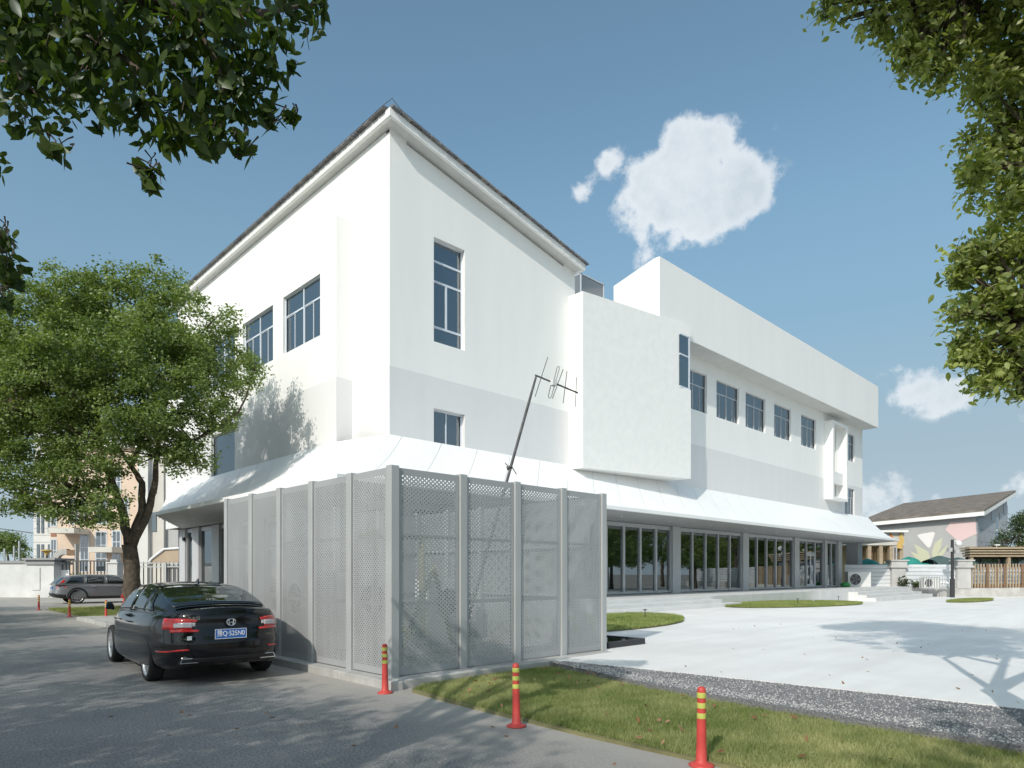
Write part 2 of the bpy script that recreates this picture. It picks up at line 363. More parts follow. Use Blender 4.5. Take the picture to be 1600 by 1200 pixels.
class Face:
    """a wall plane: u runs along it, n points outward, z up"""
    def __init__(s, ax, pos): s.ax, s.pos = ax, pos      # 'y': wall at y=pos facing -y, u=x ;  'x': wall at x=pos facing -x, u=y
    def p(s, u, n, z): return (u, s.pos-n, z) if s.ax == 'y' else (s.pos-n, u, z)
    def box(s, mb, u0, u1, n0, n1, z0, z1):
        a = s.p(u0, n0, z0); b = s.p(u1, n1, z1); mb.box(a[0], b[0], a[1], b[1], a[2], b[2])
    def quad(s, mb, u0, u1, n, z0, z1): mb.quad(s.p(u0, n, z0), s.p(u1, n, z0), s.p(u1, n, z1), s.p(u0, n, z1))
def wall_mesh(face, u0, u1, z0, top, holes, recess=.22, th=.3):
    """top: constant or function of u (straight). openings get reveals"""
    mb = MB(); tf = top if callable(top) else (lambda u: top)
    zt = min(tf(u0), tf(u1)); us = sorted({u0, u1, *[h[0] for h in holes], *[h[1] for h in holes]})
    us = [u for u in us if u0 <= u <= u1]; zs = sorted({z0, zt, *[h[2] for h in holes], *[h[3] for h in holes]}); zs = [z for z in zs if z0 <= z <= zt]
    for i in range(len(us)-1):
        for j in range(len(zs)-1):
            uc, zc = (us[i]+us[i+1])/2, (zs[j]+zs[j+1])/2
            if any(h[0] < uc < h[1] and h[2] < zc < h[3] for h in holes): continue
            face.quad(mb, us[i], us[i+1], 0, zs[j], zs[j+1])
    if tf(u0) != tf(u1):
        mb.add([face.p(u0, 0, zt), face.p(u1, 0, zt), face.p(u1, 0, tf(u1)), face.p(u0, 0, tf(u0))], [(0, 1, 2, 3)])
    for a, b, c, d in [h[:4] for h in holes]:
        P = face.p; r = -recess
        mb.quad(P(a, 0, c), P(a, r, c), P(a, r, d), P(a, 0, d)); mb.quad(P(b, 0, c), P(b, 0, d), P(b, r, d), P(b, r, c))
        mb.quad(P(a, 0, d), P(a, r, d), P(b, r, d), P(b, 0, d)); mb.quad(P(a, 0, c), P(b, 0, c), P(b, r, c), P(a, r, c))
    return mb
# ------------------------------------------------------------------ ground
FY_, ENX0, ENX1, ENY0, ENY1 = 7.9, 5.3, 10.2, 7.9, 14.03      # perforated enclosure footprint
def plaza_z(x, y):
    s = min(1, max(0, (x-25)/30)); s = s*s*(3-2*s)
    return .12-.37*s
def grid_sheet(name, m, x0, x1, y0, y1, nx, ny, zf, inside=None):
    mb = MB(); idx = {}
    vs = []; fs = []
    for j in range(ny+1):
        for i in range(nx+1):
            x = x0+(x1-x0)*i/nx; y = y0+(y1-y0)*j/ny; vs.append((x, y, zf(x, y)))
    for j in range(ny):
        for i in range(nx):
            a = j*(nx+1)+i; fs.append((a, a+1, a+nx+2, a+nx+1))
    mb.sm = True; mb.add(vs, fs); return mb.build(name, m)
struct(box('ground', mat('dusty_ground', (.30, .28, .25), .95, noise=(.15, .2, 6)), None, -900, 900, -900, 900, -1.2, -.6))
struct(box('road', M_ASPH, None, -9, 5.6, -60, 120, -.4, 0))
struct(box('far_pavement', M_CONC, None, -14, -9.01, -60, 120, -.4, .12))
# plaza of pale concrete: edge against the gravel, then out to the compound wall
def poly_sheet(name, m, poly, zf, step=4.0, drop=.3):
    bm = bmesh.new(); vs = [bm.verts.new((x, y, 0)) for x, y in poly]; f = bm.faces.new(vs)
    xs = [p[0] for p in poly]; ys = [p[1] for p in poly]
    x = min(xs)+step
    while x < max(xs):
        bmesh.ops.bisect_plane(bm, geom=bm.verts[:]+bm.edges[:]+bm.faces[:], plane_co=(x, 0, 0), plane_no=(1, 0, 0)); x += step
    r = bmesh.ops.extrude_face_region(bm, geom=bm.faces[:])
    nv = [e for e in r['geom'] if isinstance(e, bmesh.types.BMVert)]
    for v in nv: v.co.z = -drop
    for v in bm.verts: v.co.z += zf(v.co.x, v.co.y)
    bmesh.ops.recalc_face_normals(bm, faces=bm.faces[:])
    me = bpy.data.meshes.new(name); bm.to_mesh(me); bm.free(); return link(name, me, m)
struct(poly_sheet('plaza', M_PLAZA, [(10.21, 7.7), (8.45, 7.6), (8.85, 4.0), (9.1, 1.2), (9.4, -12), (120, -12), (120, 19.29), (60, 19.29), (60, 15.4), (12, 15.4), (12, 14.2), (10.21, 14.2)], plaza_z))
struct(box('enclosure_floor', M_CONCR, None, 5.24, 10.2, 7.82, 14.19, -.4, .118))
struct(box('yard_paving', M_CONCR, None, 5.24, 12.9, 14.2, 27.0, -.4, .10))
struct(MB().prism([(4.98, -12), (5.04, 2.8), (5.02, 4.1), (5.14, 6.3), (5.24, 7.3), (5.36, 7.46), (8.3, 7.62), (7.53, 5.0), (7.27, 2.7), (7.12, 1.0), (7.07, -12)], -.3, .03).build('lawn_bed', M_SOIL))
struct(MB().prism([(7.08, -12), (7.13, 1.0), (7.28, 2.7), (7.54, 5.0), (8.28, 7.58), (8.84, 4.0), (9.09, 1.2), (9.39, -12)], -.3, .108).build('gravel_bed', M_GRAVB))
# kerb along the left of the enclosure, in poured lengths
kerb = thing('kerb', 'long stepped concrete kerb under the perforated screen beside the black saloon', 'kerb', (5.12, 7.5, 0))
yy = 7.55
while yy < 26.5:
    box('kerb_block', M_CONC, kerb, 0.0+random.uniform(-.006, .006), .16, yy-7.5+.006, min(yy+1.5, 26.6)-7.5, -.2, .125+random.uniform(-.006, .004), .012); yy += 1.506
pl = MB().box(5.24, 10.1, 7.60, 7.80, -.2, .125).build('screen_footing', M_CONCR, None, .02); tag(pl, 'rough concrete footing strip under the front of the perforated screen', 'footing')
struct(box('entrance_paving', M_PAVE2, None, 5.61, 40, 35.2, 60, -.4, .0))
struct(MB().prism([(5.62, 26.62), (12.2, 26.9), (12.2, 35.19), (5.62, 35.19)], -.4, .02).build('verge_soil', M_SOIL))

# ------------------------------------------------------------------ white building
WY, WX, WXO = 19.3, 12.91, 12.25          # front wall plane, left wall plane, projecting left wall plane
PLAT = .57
bld = thing('white_building', 'large white rendered building with sweeping white canopy, tiled roof and glazed ground floor', 'building', (WX, WY, 0))
def P(name, mb, m, parent=None, **k):
    o = mb.build(name, m, None, **k); par = parent or bld
    o.parent = par; o.matrix_parent_inverse = par.matrix_world.inverted() if False else Matrix.Translation(-Vector(bld.location)) if par is bld else Matrix.Identity(4)
    return o
front = Face('y', WY); left = Face('x', WX); lefto = Face('x', WXO)
roof_z = lambda u: 16.85-.192*(u-WX)
h_main = [(14.82, 16.30, 10.08, 13.90), (14.82, 16.30, 6.37, 7.64)]
P('wall', wall_mesh(front, WX, 22.75, 4.12, roof_z, h_main), M_WALL)
hw = [(31.65, 34.36, 10.72, 12.92), (35.45, 38.2, 10.72, 12.92), (39.06, 41.8, 10.72, 12.92), (43.1, 45.75, 10.72, 12.92), (47.45, 50.1, 10.72, 12.92),
      (55.9, 58.1, 10.72, 12.92), (55.9, 58.1, 6.35, 8.5), (52.3, 54.1, 9.35, 12.9), (52.3, 54.1, 7.5, 8.45)]
P('wall', wall_mesh(front, 22.75, 60.0, 4.12, 13.69, hw), M_WALL)
YB = 41.0
P('wall', wall_mesh(left, WY, 21.75, 4.12, 16.85, []), M_WALL)
P('wall', wall_mesh(left, 21.75, YB, 14.67, 16.85, []), M_WALL)
wl = [(22.95, 26.05, 10.6, 12.93), (27.0, 30.1, 10.6, 12.93), (31.05, 34.15, 10.6, 12.93), (35.1, 38.2, 10.6, 12.93), (31.05, 34.0, 6.4, 8.4)]
mbw = wall_mesh(lefto, 21.75, YB, 4.12, 14.67, wl, .16)
mbw.quad((WXO, 21.75, 4.12), (WX, 21.75, 4.12), (WX, 21.75, 14.67), (WXO, 21.75, 14.67))
mbw.quad((WXO, 21.75, 14.67), (WX, 21.75, 14.67), (WX, YB, 14.67), (WXO, YB, 14.67))
mbw.quad((WXO, YB, 4.12), (WXO, YB, 14.67), (22.75, YB, 14.67), (22.75, YB, 4.12))
P('wall', mbw, M_WALL)
mb = MB()   # unseen sides closing the volume
mb.quad((WX, YB, 14.67), (22.75, YB, 14.67), (22.75, YB, roof_z(22.75)), (WX, YB, 16.85))
mb.quad((22.75, WY, 13.69), (22.75, WY, roof_z(22.75)), (22.75, YB, roof_z(22.75)), (22.75, YB, 4.1))
mb.quad((60.0, WY, 4.12), (60.0, 31, 4.12), (60.0, 31, 13.69), (60.0, WY, 13.69)); mb.quad((22.76, 31, 0), (22.76, 31, 13.69), (60, 31, 13.69), (60, 31, 0))
P('wall', mb, M_WALL)
P('flat_roof', MB().box(22.8, 59.98, 20.9, 31.0, 13.2, 13.6), M_TRIM)

STD = [(0, .5, .66, 1), (.5, 1, .66, 1), (0, .2, 0, .66), (.2, .5, 0, .66), (.5, .77, 0, .66), (.77, 1, 0, .66)]
NCUR = random.Random(11)
def window(face, u0, u1, z0, z1, lay, n=-.13, fm=M_ALU, bw=.045, curtain=0, glass=None, depth=.06):
    fr = MB(); W, H = u1-u0, z1-z0
    first = MB(); face.box(first, u0, u1, n-.055, n-.05, z0, z1)   # placeholder back plane replaced below
    w = MB(); b = .05
    for a, c, d, e in ((u0, u1, z0, z0+b), (u0, u1, z1-b, z1), (u0, u0+b, z0+b, z1-b), (u1-b, u1, z0+b, z1-b)): face.box(w, a, c, n-depth, n+.012, d, e)
    wo = P('window', w, fm)
    s = MB()
    for k, (a, b_, c, d) in enumerate(lay):
        ua, ub, za, zb = u0+a*W, u0+b_*W, z0+c*H, z0+d*H
        off = -.022 if (k % 2 and c == 0) else 0.0
        h = bw/2
        for q in ((ua, ub, za, za+h), (ua, ub, zb-h, zb), (ua, ua+h, za+h, zb-h), (ub-h, ub, za+h, zb-h)):
            face.box(s, max(q[0], u0+.05) if q[0] < u0+.05 else q[0], min(q[1], u1-.05), n-depth+.01+off, n+off, max(q[2], z0+.051), min(q[3], z1-.051))
        g = MB(); face.box(g, ua+h, ub-h, n-.034+off, n-.026+off, za+h, zb-h)
        o = P('pane', g, glass or M_GLASS, wo); o.matrix_parent_inverse = Matrix.Identity(4)
    o = P('window_frame', s, fm, wo)
    # a shallow dark room with, sometimes, a pale curtain behind the glass
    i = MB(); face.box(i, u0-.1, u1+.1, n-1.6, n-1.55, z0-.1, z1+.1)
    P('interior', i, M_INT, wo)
    if curtain:
        cm = MB(); N_ = 26
        for a, b_ in ((u0+.05, u0+W*curtain), (u1-W*curtain*.8, u1-.05)):
            for q in range(N_):
                x0 = a+(b_-a)*q/N_; x1 = a+(b_-a)*(q+1)/N_; d0 = .05*math.sin(q*2.1); d1 = .05*math.sin((q+1)*2.1)
                cm.quad(face.p(x0, n-.22+d0, z0), face.p(x1, n-.22+d1, z0), face.p(x1, n-.22+d1, z1), face.p(x0, n-.22+d0, z1))
        P('curtain', cm, M_CURT, wo)
    return wo
window(front, 14.82, 16.30, 10.08, 13.90, [(0, 1, .80, 1), (0, 1, .605, .80), (0, .5, .165, .605), (.5, 1, .165, .605), (0, 1, 0, .165)], -.2, M_ALUW, .08)
window(front, 14.82, 16.30, 6.37, 7.64, [(0, .5, 0, 1), (.5, 1, 0, 1)], -.2, M_ALUW, .07)
for i, h in enumerate(hw[:7]):
    window(front, *h[:4], STD, -.12, M_ALU, .05, curtain=(.3, .25, .42, .2, .45, .3, .35)[i])
window(front, *hw[7][:4], [(0, 1, 0, 1)], -.15, M_TRIM, .04)
window(front, *hw[8][:4], [(0, 1, 0, 1)], -.15, M_TRIM, .04)
for i, h in enumerate(wl[:4]):
    window(lefto, *h[:4], [(0, .5, .66, 1), (.5, 1, .66, 1), (0, .25, 0, .66), (.25, .5, 0, .66), (.5, .75, 0, .66), (.75, 1, 0, .66)], -.12, M_ALUW, .07, curtain=(.0, .3, .2, .2)[i])
window(lefto, *wl[4][:4], [(0, 1, 0, 1)], -.12, M_ALU, .05)
# projecting slit surround at the right end
mb = MB()
for q in ((51.69, 52.0, 0, .62, 7.2, 13.08), (54.5, 54.81, 0, .62, 7.2, 13.08), (52.0, 54.5, 0, .62, 12.9, 13.08), (52.0, 54.5, 0, .62, 7.2, 7.38), (52.0, 54.5, 0, .40, 8.45, 9.35)):
    front.box(mb, *q)
P('window_surround', mb, M_TRIM)
# projecting wedge box with a corner window on the front
def hexbox(name, pts, zb, zt, m):
    b = [(x, y, z) for (x, y), z in zip(pts, zb)]; t = [(x, y, z) for (x, y), z in zip(pts, zt)]
    return P(name, MB().hexa(b, t), m)
A, B = Vector((22.34, 18.5)), Vector((30.22, 17.88)); ab = (B-A)
def bz(u): s = (u-A.x)/(B.x-A.x); return 6.22+.23*s, 13.91+.35*s
def by(u): s = (u-A.x)/(B.x-A.x); return A.y+(B.y-A.y)*s
U1 = 29.2        # where the corner window starts
for n_, ua, ub, zl, zh in (('box_wall', 22.34, U1, None, None), ('box_wall', U1, 30.22, None, 10.99), ('box_wall', U1, 30.22, 13.70, None)):
    z0a, z1a = bz(ua); z0b, z1b = bz(ub)
    if zh: z1a = z1b = zh
    if zl: z0a = z0b = zl
    if n_ == 'box_wall' and zh is None and zl is None and ua == U1: pass
    if ua == U1 and zh == 13.70: pass
    if (ua, zl) == (U1, 13.70): pass
    hexbox('projecting_wall', [(ua, by(ua)), (ub, by(ub)), (ub, WY-.002), (ua, WY-.002)], [z0a, z0b, z0b, z0a], [z1a, z1b, z1b, z1a], M_TRIM) if not (zl == 13.70) else None
z1a, z1b = bz(U1)[1], bz(30.22)[1]
hexbox('projecting_wall', [(U1, by(U1)), (30.22, by(30.22)), (30.22, WY-.002), (U1, WY-.002)], [13.70]*4, [z1a, z1b, z1b, z1a], M_TRIM)
mb = MB()
x1 = 30.18; y1 = by(30.22)+.03
for q in ((x1-.09, x1, y1, y1+.09), (U1, U1+.07, y1+.06, y1+.13), (x1-.07, x1, WY-.1, WY-.01)): mb.box(*q, 10.99, 13.70)
for z in (10.99, 12.62, 13.64): mb.box(U1+.07, x1-.09, y1+.01, y1+.07, z, z+.07); mb.box(x1-.06, x1, y1+.09, WY-.1, z, z+.07)
cw = P('corner_window', mb, M_ALUW)
for z0, z1 in ((11.06, 12.62), (12.69, 13.64)):
    P('pane', MB().box(U1+.07, x1-.09, y1+.03, y1+.038, z0, z1), M_GLASS, cw); P('pane', MB().box(x1-.035, x1-.027, y1+.09, WY-.1, z0, z1), M_GLASS, cw)
# parapet block over the wing
mb = MB(); prof = [(18.12, 13.69), (18.12, 17.1), (18.45, 17.1), (20.9, 16.5), (20.9, 13.69)]
vs = [(27.73, y, z) for y, z in prof]+[(60.09, y, z) for y, z in prof]; n = 5
mb.add(vs, [tuple(range(n)), tuple(range(2*n-1, n-1, -1))]+[(i, n+i, n+(i+1) % n, (i+1) % n) for i in range(n)])
P('parapet', mb, M_WALL)
P('parapet_soffit', MB().box(27.78, 60.03, 18.17, 19.295, 13.675, 13.686), M_SOFFIT)
# tiled roof peeping out behind the parapet
mb = MB(); mb.add([(26.4, 20.6, 15.3), (27.7, 20.6, 15.3), (27.7, 26.5, 16.55), (26.4, 26.5, 15.9), (26.4, 20.6, 15.0), (27.7, 20.6, 15.0), (27.7, 26.5, 15.0), (26.4, 26.5, 15.0)],
                  [(0, 1, 2, 3), (4, 7, 6, 5), (0, 4, 5, 1), (1, 5, 6, 2), (2, 6, 7, 3), (3, 7, 4, 0)])
P('rear_roof_gable', mb, M_WALL)
for k in range(10):
    y = 20.9+k*.42; z = 15.36+(y-20.6)*.16
    P('roof_tile', MB().hexa([(26.9, y, z), (27.72, y, z), (27.72, y+.40, z+.07), (26.9, y+.40, z+.07)], [(26.9, y, z+.14), (27.72, y, z+.14), (27.72, y+.40, z+.19), (26.9, y+.40, z+.19)]), M_TILE)
# roof light on top
mb = MB(); mb.box(25.2, 27.0, 21.0, 22.2, 14.0, 16.35); sk = P('roof_light', mb, M_FROST)
mb = MB()
for x in (25.18, 26.96):
    for y in (20.97, 22.16): mb.box(x, x+.06, y, y+.06, 13.9, 16.4)
mb.box(25.18, 27.02, 20.97, 21.03, 16.36, 16.42); mb.box(25.18, 25.24, 21.03, 22.16, 16.36, 16.42)
P('window_frame', mb, M_ALU, sk)

# main roof: slab, fascia, soffit, verge tiles, corbels, lightning wire
RX0, RY0, RX1, RY1 = 12.58, 18.78, 22.86, 41.4
rz = lambda x: 17.03-.190*(x-RX0)
P('frieze', MB().hexa([(WX+.7, WY+.1, 14.5), (22.0, WY+.1, 14.5), (22.0, WY+.3, 14.5), (WX+.7, WY+.3, 14.5)], [(WX+.7, WY+.1, rz(WX+.7)-.002), (22.0, WY+.1, rz(22.0)-.002), (22.0, WY+.3, rz(22.0)-.002), (WX+.7, WY+.3, rz(WX+.7)-.002)]), M_SOFFIT)
P('frieze', MB().box(WX+.001, WX+.1, 19.31, RY1-.4, 16.5, rz(WX+.1)-.004), M_TRIM)
P('wall_ledge', MB().hexa([(WX+.7, WY+.002, roof_z(WX+.7)-.05), (22.0, WY+.002, roof_z(22.0)-.05), (22.0, WY+.12, roof_z(22.0)-.05), (WX+.7, WY+.12, roof_z(WX+.7)-.05)], [(WX+.7, WY+.002, roof_z(WX+.7)-.002), (22.0, WY+.002, roof_z(22.0)-.002), (22.0, WY+.12, roof_z(22.0)-.002), (WX+.7, WY+.12, roof_z(WX+.7)-.002)]), M_TRIM)
mb = MB()
def slab(mb, x0, x1, y0, y1, b, t): mb.hexa([(x0, y0, rz(x0)+b), (x1, y0, rz(x1)+b), (x1, y1, rz(x1)+b), (x0, y1, rz(x0)+b)], [(x0, y0, rz(x0)+t), (x1, y0, rz(x1)+t), (x1, y1, rz(x1)+t), (x0, y1, rz(x0)+t)])
slab(mb, RX0+.02, RX1-.02, RY0+.02, RY1, 0.0, .02); roof = P('roof', mb, M_SOFFIT)
mb = MB(); slab(mb, RX0, RX1, RY0, RY0+.12, -.012, .245); slab(mb, RX0, RX0+.12, RY0+.12, RY1, -.012, .245); slab(mb, RX1-.12, RX1, RY0+.12, RY1, -.012, .245)
P('fascia', mb, M_TRIM, roof)
mb = MB(); slab(mb, RX0+.12, RX1-.12, RY0+.12, RY1, .1, .24); P('roof_deck', mb, M_TILE, roof)
def tile_mesh(name, L, seed):
    r = random.Random(seed); mb = MB(); n = 6; R = .185; sec = []
    for x in (0, L): 
        s = 1 if x == 0 else .93
        sec.append([(x, R*s*math.cos(math.pi*k/n)*1.1, R*s*math.sin(math.pi*k/n)*.8) for k in range(n+1)])
    vs = sec[0]+sec[1]; m_ = n+1
    mb.add(vs, [(k, k+1, m_+k+1, m_+k) for k in range(n)]+[tuple(range(m_-1, -1, -1)), tuple(range(m_, 2*m_)), (0, m_, 2*m_-1, m_-1)]); mb.sm = False
    return mb.mesh(name, [(M_TILE, mat('grey_roof_tile_pale', (.20, .195, .19), .85, noise=(9, .3, 5)), mat('grey_roof_tile_blue', (.145, .15, .165), .85, noise=(9, .3, 5)))[seed]])
TM = [tile_mesh('roof_tile', .375, i) for i in range(3)]
rr = random.Random(3)
def place_tile(loc, rot):
    o = link('roof_tile', rr.choice(TM)); o.parent = roof; o.matrix_local = Matrix.Translation(loc) @ rot; return o
slope = math.atan(.188)
k = 0; x = RX0+.05
while x < RX1-.1:
    place_tile((x, RY0+.06, rz(x)+.25), Matrix.Rotation(slope, 4, 'Y') @ Matrix.Rotation(rr.uniform(-.05, .05), 4, 'Z')); x += .40*math.cos(slope)+rr.uniform(-.01, .02)
y = RY0+.25
while y < RY1-.3:
    place_tile((RX0+.04, y, 17.03+.25), Matrix.Rotation(math.pi/2+rr.uniform(-.03, .03), 4, 'Z')); y += .41
mb = MB(); t = 0
for i in range(16):   # ordinary tile courses just behind the verge
    x = RX0+.3+i*.6; mb.hexa([(x, RY0+.2, rz(x)+.24), (x+.55, RY0+.2, rz(x+.55)+.24), (x+.55, RY1, rz(x+.55)+.24), (x, RY1, rz(x)+.24)], [(x, RY0+.2, rz(x)+.31), (x+.55, RY0+.2, rz(x+.55)+.27), (x+.55, RY1, rz(x+.55)+.27), (x, RY1, rz(x)+.31)])
stuff(P('tile_courses', mb, M_TILE, roof))
for (x0, x1) in ((WX+.001, WX+.7), (22.0, 22.74)):
    P('corbel', MB().hexa([(x0, WY-.004, 14.4), (x1, WY-.004, 14.4), (x1, WY+.2, 14.4), (x0, WY+.2, 14.4)] if False else [(x0, WY-.004, rz(x0)-.35), (x1, WY-.004, rz(x1)-.35), (x1, WY+.2, rz(x1)-.35), (x0, WY+.2, rz(x0)-.35)],
                          [(x0, WY-.004, rz(x0)-.003), (x1, WY-.004, rz(x1)-.003), (x1, WY+.2, rz(x1)-.003), (x0, WY+.2, rz(x0)-.003)]), M_TRIM)
mb = MB(); mb.tube([(RX0+.1, RY1, 17.66), (RX0+.1, 28, 17.64), (RX0+.1, RY0+.5, 17.66), (RX0+.16, RY0+.12, 17.7), (RX0+.5, RY0+.08, rz(RX0+.5)+.52), (17, RY0+.08, rz(17)+.47), (RX1-.35, RY0+.08, rz(RX1)+.50), (RX1-.3, RY0+.08, rz(RX1)+.3)], .014, 5)
for x in np.arange(RX0+.5, RX1, 1.6): mb.tube([(x, RY0+.08, rz(x)+.35), (x, RY0+.08, rz(x)+.52)], .012, 5)
for y in np.arange(RY0+.5, RY1, 2.0): mb.tube([(RX0+.1, y, 17.35), (RX0+.1, y, 17.65)], .012, 5)
P('lightning_wire', mb, M_WIRE, roof)

# platform and steps
stp = thing('entrance_steps', 'wide pale stone steps and platform in front of the glazed ground floor', 'steps', (24, 15, 0))
def S(name, m, *q, bevel=.012):
    o = box(name, m, None, *q, bevel); o.parent = stp; o.matrix_parent_inverse = Matrix.Translation((-24, -15, 0)); return o
x = 14.0
while x < 60:
    S('platform_slab', M_STEP, x, min(x+2.995, 60), 15.5, 19.28, -.4, PLAT-.004); x += 3.0
for i, (x0, x1, y0) in enumerate(((17.0, 28.0, 14.95), (16.7, 28.7, 14.35))):
    x = x0; z = PLAT-.15*(i+1)
    while x < x1-.1:
        S('step', M_STEP, x, min(x+2.0, x1)-.004, y0, y0+.598 if i else 15.495, -.3, z); x += 2.0
for i, (x0, x1, y0) in enumerate(((45.5, 57, 14.9), (45.2, 57.5, 14.3), (45, 58, 13.7))):
    S('step', M_STEP, x0, x1, y0, y0+.598 if i else 15.495, -.6, PLAT-.17*(i+1))
S('side_wall', M_STEP, 13.9, 16.6, 13.95, 15.2, -.2, .36)

# storefront: columns, glazed bays, doors
cols = [12.92, 15.2, 22.95, 30.71, 38.64, 46.27, 51.69, 54.41]; cws = [.9, .8, .78, .78, .76, .76, .5, .8]
for x, w in zip(cols, cws): P('column', MB().box(x, x+w, WY-.06, WY+.45, PLAT, 4.115), M_COLUMN, bevel=.01)
P('column', MB().box(58.85, 59.9, WY-.02, WY+.9, PLAT-.1, 4.115), M_COLUMN)
P('column', MB().box(58.85, 59.9, 16.8, 17.2, PLAT-.2, 4.115), M_COLUMN) if False else None
def bay(face, u0, u1, n, door=None, mw=.11, heads=True):
    top, z0 = 4.0, PLAT+.02
    fr = MB(); face.box(fr, u0, u1, -.2, -.08, z0, z0+.10); face.box(fr, u0, u1, -.2, -.08, top-.10, 4.1)
    bo = P('storefront_bay', fr, M_ALU); w = (u1-u0)/n
    mu = MB()
    for i in range(n+1):
        u = u0+i*w; hw_ = mw/2 if 0 < i < n else mw*.5
        face.box(mu, max(u0, u-hw_), min(u1, u+hw_), -.21, -.05, z0+.10, top-.10)
    P('mullion', mu, M_ALU, bo)
    for i in range(n):
        a, b = u0+i*w+mw/2, u0+(i+1)*w-mw/2
        if door == i:
            d = MB(); face.box(d, a, b, -.19, -.07, 3.02, 3.14); P('transom', d, M_ALU, bo)
            g = MB(); face.box(g, a, b, -.142, -.134, 3.14, top-.1); P('pane', g, M_GLASSG, bo)
            m_ = (a+b)/2
            for c, e, s in ((a+.01, m_-.01, 1), (m_+.01, b-.01, -1)):
                g = MB()
                for q in ((c, c+.07, z0+.1, 3.0), (e-.07, e, z0+.1, 3.0), (c+.07, e-.07, 2.9, 3.0), (c+.07, e-.07, z0+.1, z0+.25)): face.box(g, q[0], q[1], -.17, -.09, q[2], q[3])
                hx = e-.10 if s > 0 else c+.10
                face.box(g, hx-.02, hx+.02, -.09, -.03, 1.45, 2.05)
                P('door_leaf', g, M_ALUW, bo); g = MB(); face.box(g, c+.07, e-.07, -.14, -.132, z0+.25, 2.9); P('pane', g, M_GLASSG, bo)
        else:
            g = MB(); face.box(g, a, b, -.142, -.134, z0+.10, top-.10); P('pane', g, M_GLASSG, bo)
    return bo
bay(front, 13.82, 15.2, 1); bay(front, 16.0, 22.95, 5); bay(front, 23.73, 30.71, 5, mw=.16); bay(front, 31.49, 38.64, 5); bay(front, 39.40, 46.27, 5)
bay(front, 47.03, 51.69, 3, door=1); bay(front, 52.19, 54.41, 2)
ycols = [20.2+2.83*i for i in range(8)]
ycols = [y for y in (21.3, 24.13, 26.96, 29.79, 32.62, 35.2, 38.1, 40.2)]
prev = 19.75
for y in ycols:
    w = 1.0 if y < 40 else .9
    P('column', MB().box(WX-.03, WX+.4, y-w/2, y+w/2, 0, 4.115), M_COLUMN)
    if y-w/2-prev > .5: bay(left, prev, y-w/2, 1, mw=.10)
    prev = y+w/2
# room behind the ground floor glass
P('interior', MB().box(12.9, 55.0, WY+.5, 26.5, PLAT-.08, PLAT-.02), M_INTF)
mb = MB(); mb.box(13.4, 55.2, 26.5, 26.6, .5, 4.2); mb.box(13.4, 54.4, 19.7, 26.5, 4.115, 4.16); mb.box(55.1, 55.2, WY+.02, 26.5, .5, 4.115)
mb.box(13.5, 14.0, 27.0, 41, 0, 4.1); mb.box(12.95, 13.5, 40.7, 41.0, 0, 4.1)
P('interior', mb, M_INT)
for x in (18, 26, 34.5, 43): P('interior_pillar', MB().box(x, x+.5, 23, 23.5, PLAT-.018, 4.11), M_CURT)
P('porch_ceiling', MB().box(55.21, 60.0, WY, 26, 4.118, 4.2), M_SOFFIT)

# ---- sweeping canopy: skewed, seamed, concave sheets from the wall to a thin outer edge
EX, EY = 9.05, 16.0
ZT, ZE = 6.40, 4.29
def cz(q): return ZE+(ZT-ZE)*(1-q)**1.6
can = bpy.data.objects.new('canopy', None)
cmb = MB(); NQ = 9
cso = MB()
fx0, fx1, ex0, ex1 = WX, 61.4, EX, 58.0
ly0, ly1, ey0, ey1 = WY, 40.4, EY, 31.8
def fpt(s, q, dz=0): return Vector((fx0+(fx1-fx0)*s+((ex0+(ex1-ex0)*s)-(fx0+(fx1-fx0)*s))*q, WY+(EY-WY)*q, cz(q)+dz))
def lpt(s, q, dz=0):
    xw = WX+(WXO-WX)*min(1, max(0, (ly1-ly0)*s/2.45))
    return Vector((xw+(EX-xw)*q, ly0+(ly1-ly0)*s+((ey0+(ey1-ey0)*s)-(ly0+(ly1-ly0)*s))*q, cz(q)+dz))
# soffit boards are the canopy's parent mesh; panels are sub-parts
def soff():
    mb = MB(); mb.add([(EX+.03, EY+.03, 4.16), (58.0, EY+.03, 4.16), (61.3, WY, 4.16), (WX, WY, 4.16)], [(0, 1, 2, 3)])
    mb.add([(EX+.03, EY+.03, 4.16), (WX, WY, 4.16), (WX, 40.4, 4.16), (EX+.03, 31.8, 4.16)], [(0, 1, 2, 3)]); return mb
can = P('canopy', soff(), M_SLAT)
def seam_shadow_sheet(pf):      # grey sheet below the panels, its colour stands for shadow in the seams
    mb = MB(); n1, n2 = 60, 8
    mb.add([pf(i/n1, j/n2, -.05) for j in range(n2+1) for i in range(n1+1)], [(j*(n1+1)+i, j*(n1+1)+i+1, (j+1)*(n1+1)+i+1, (j+1)*(n1+1)+i) for j in range(n2) for i in range(n1)]); return mb
P('seam_shadow_sheet', seam_shadow_sheet(fpt), M_SEAM, can); P('seam_shadow_sheet', seam_shadow_sheet(lpt), M_SEAM, can)
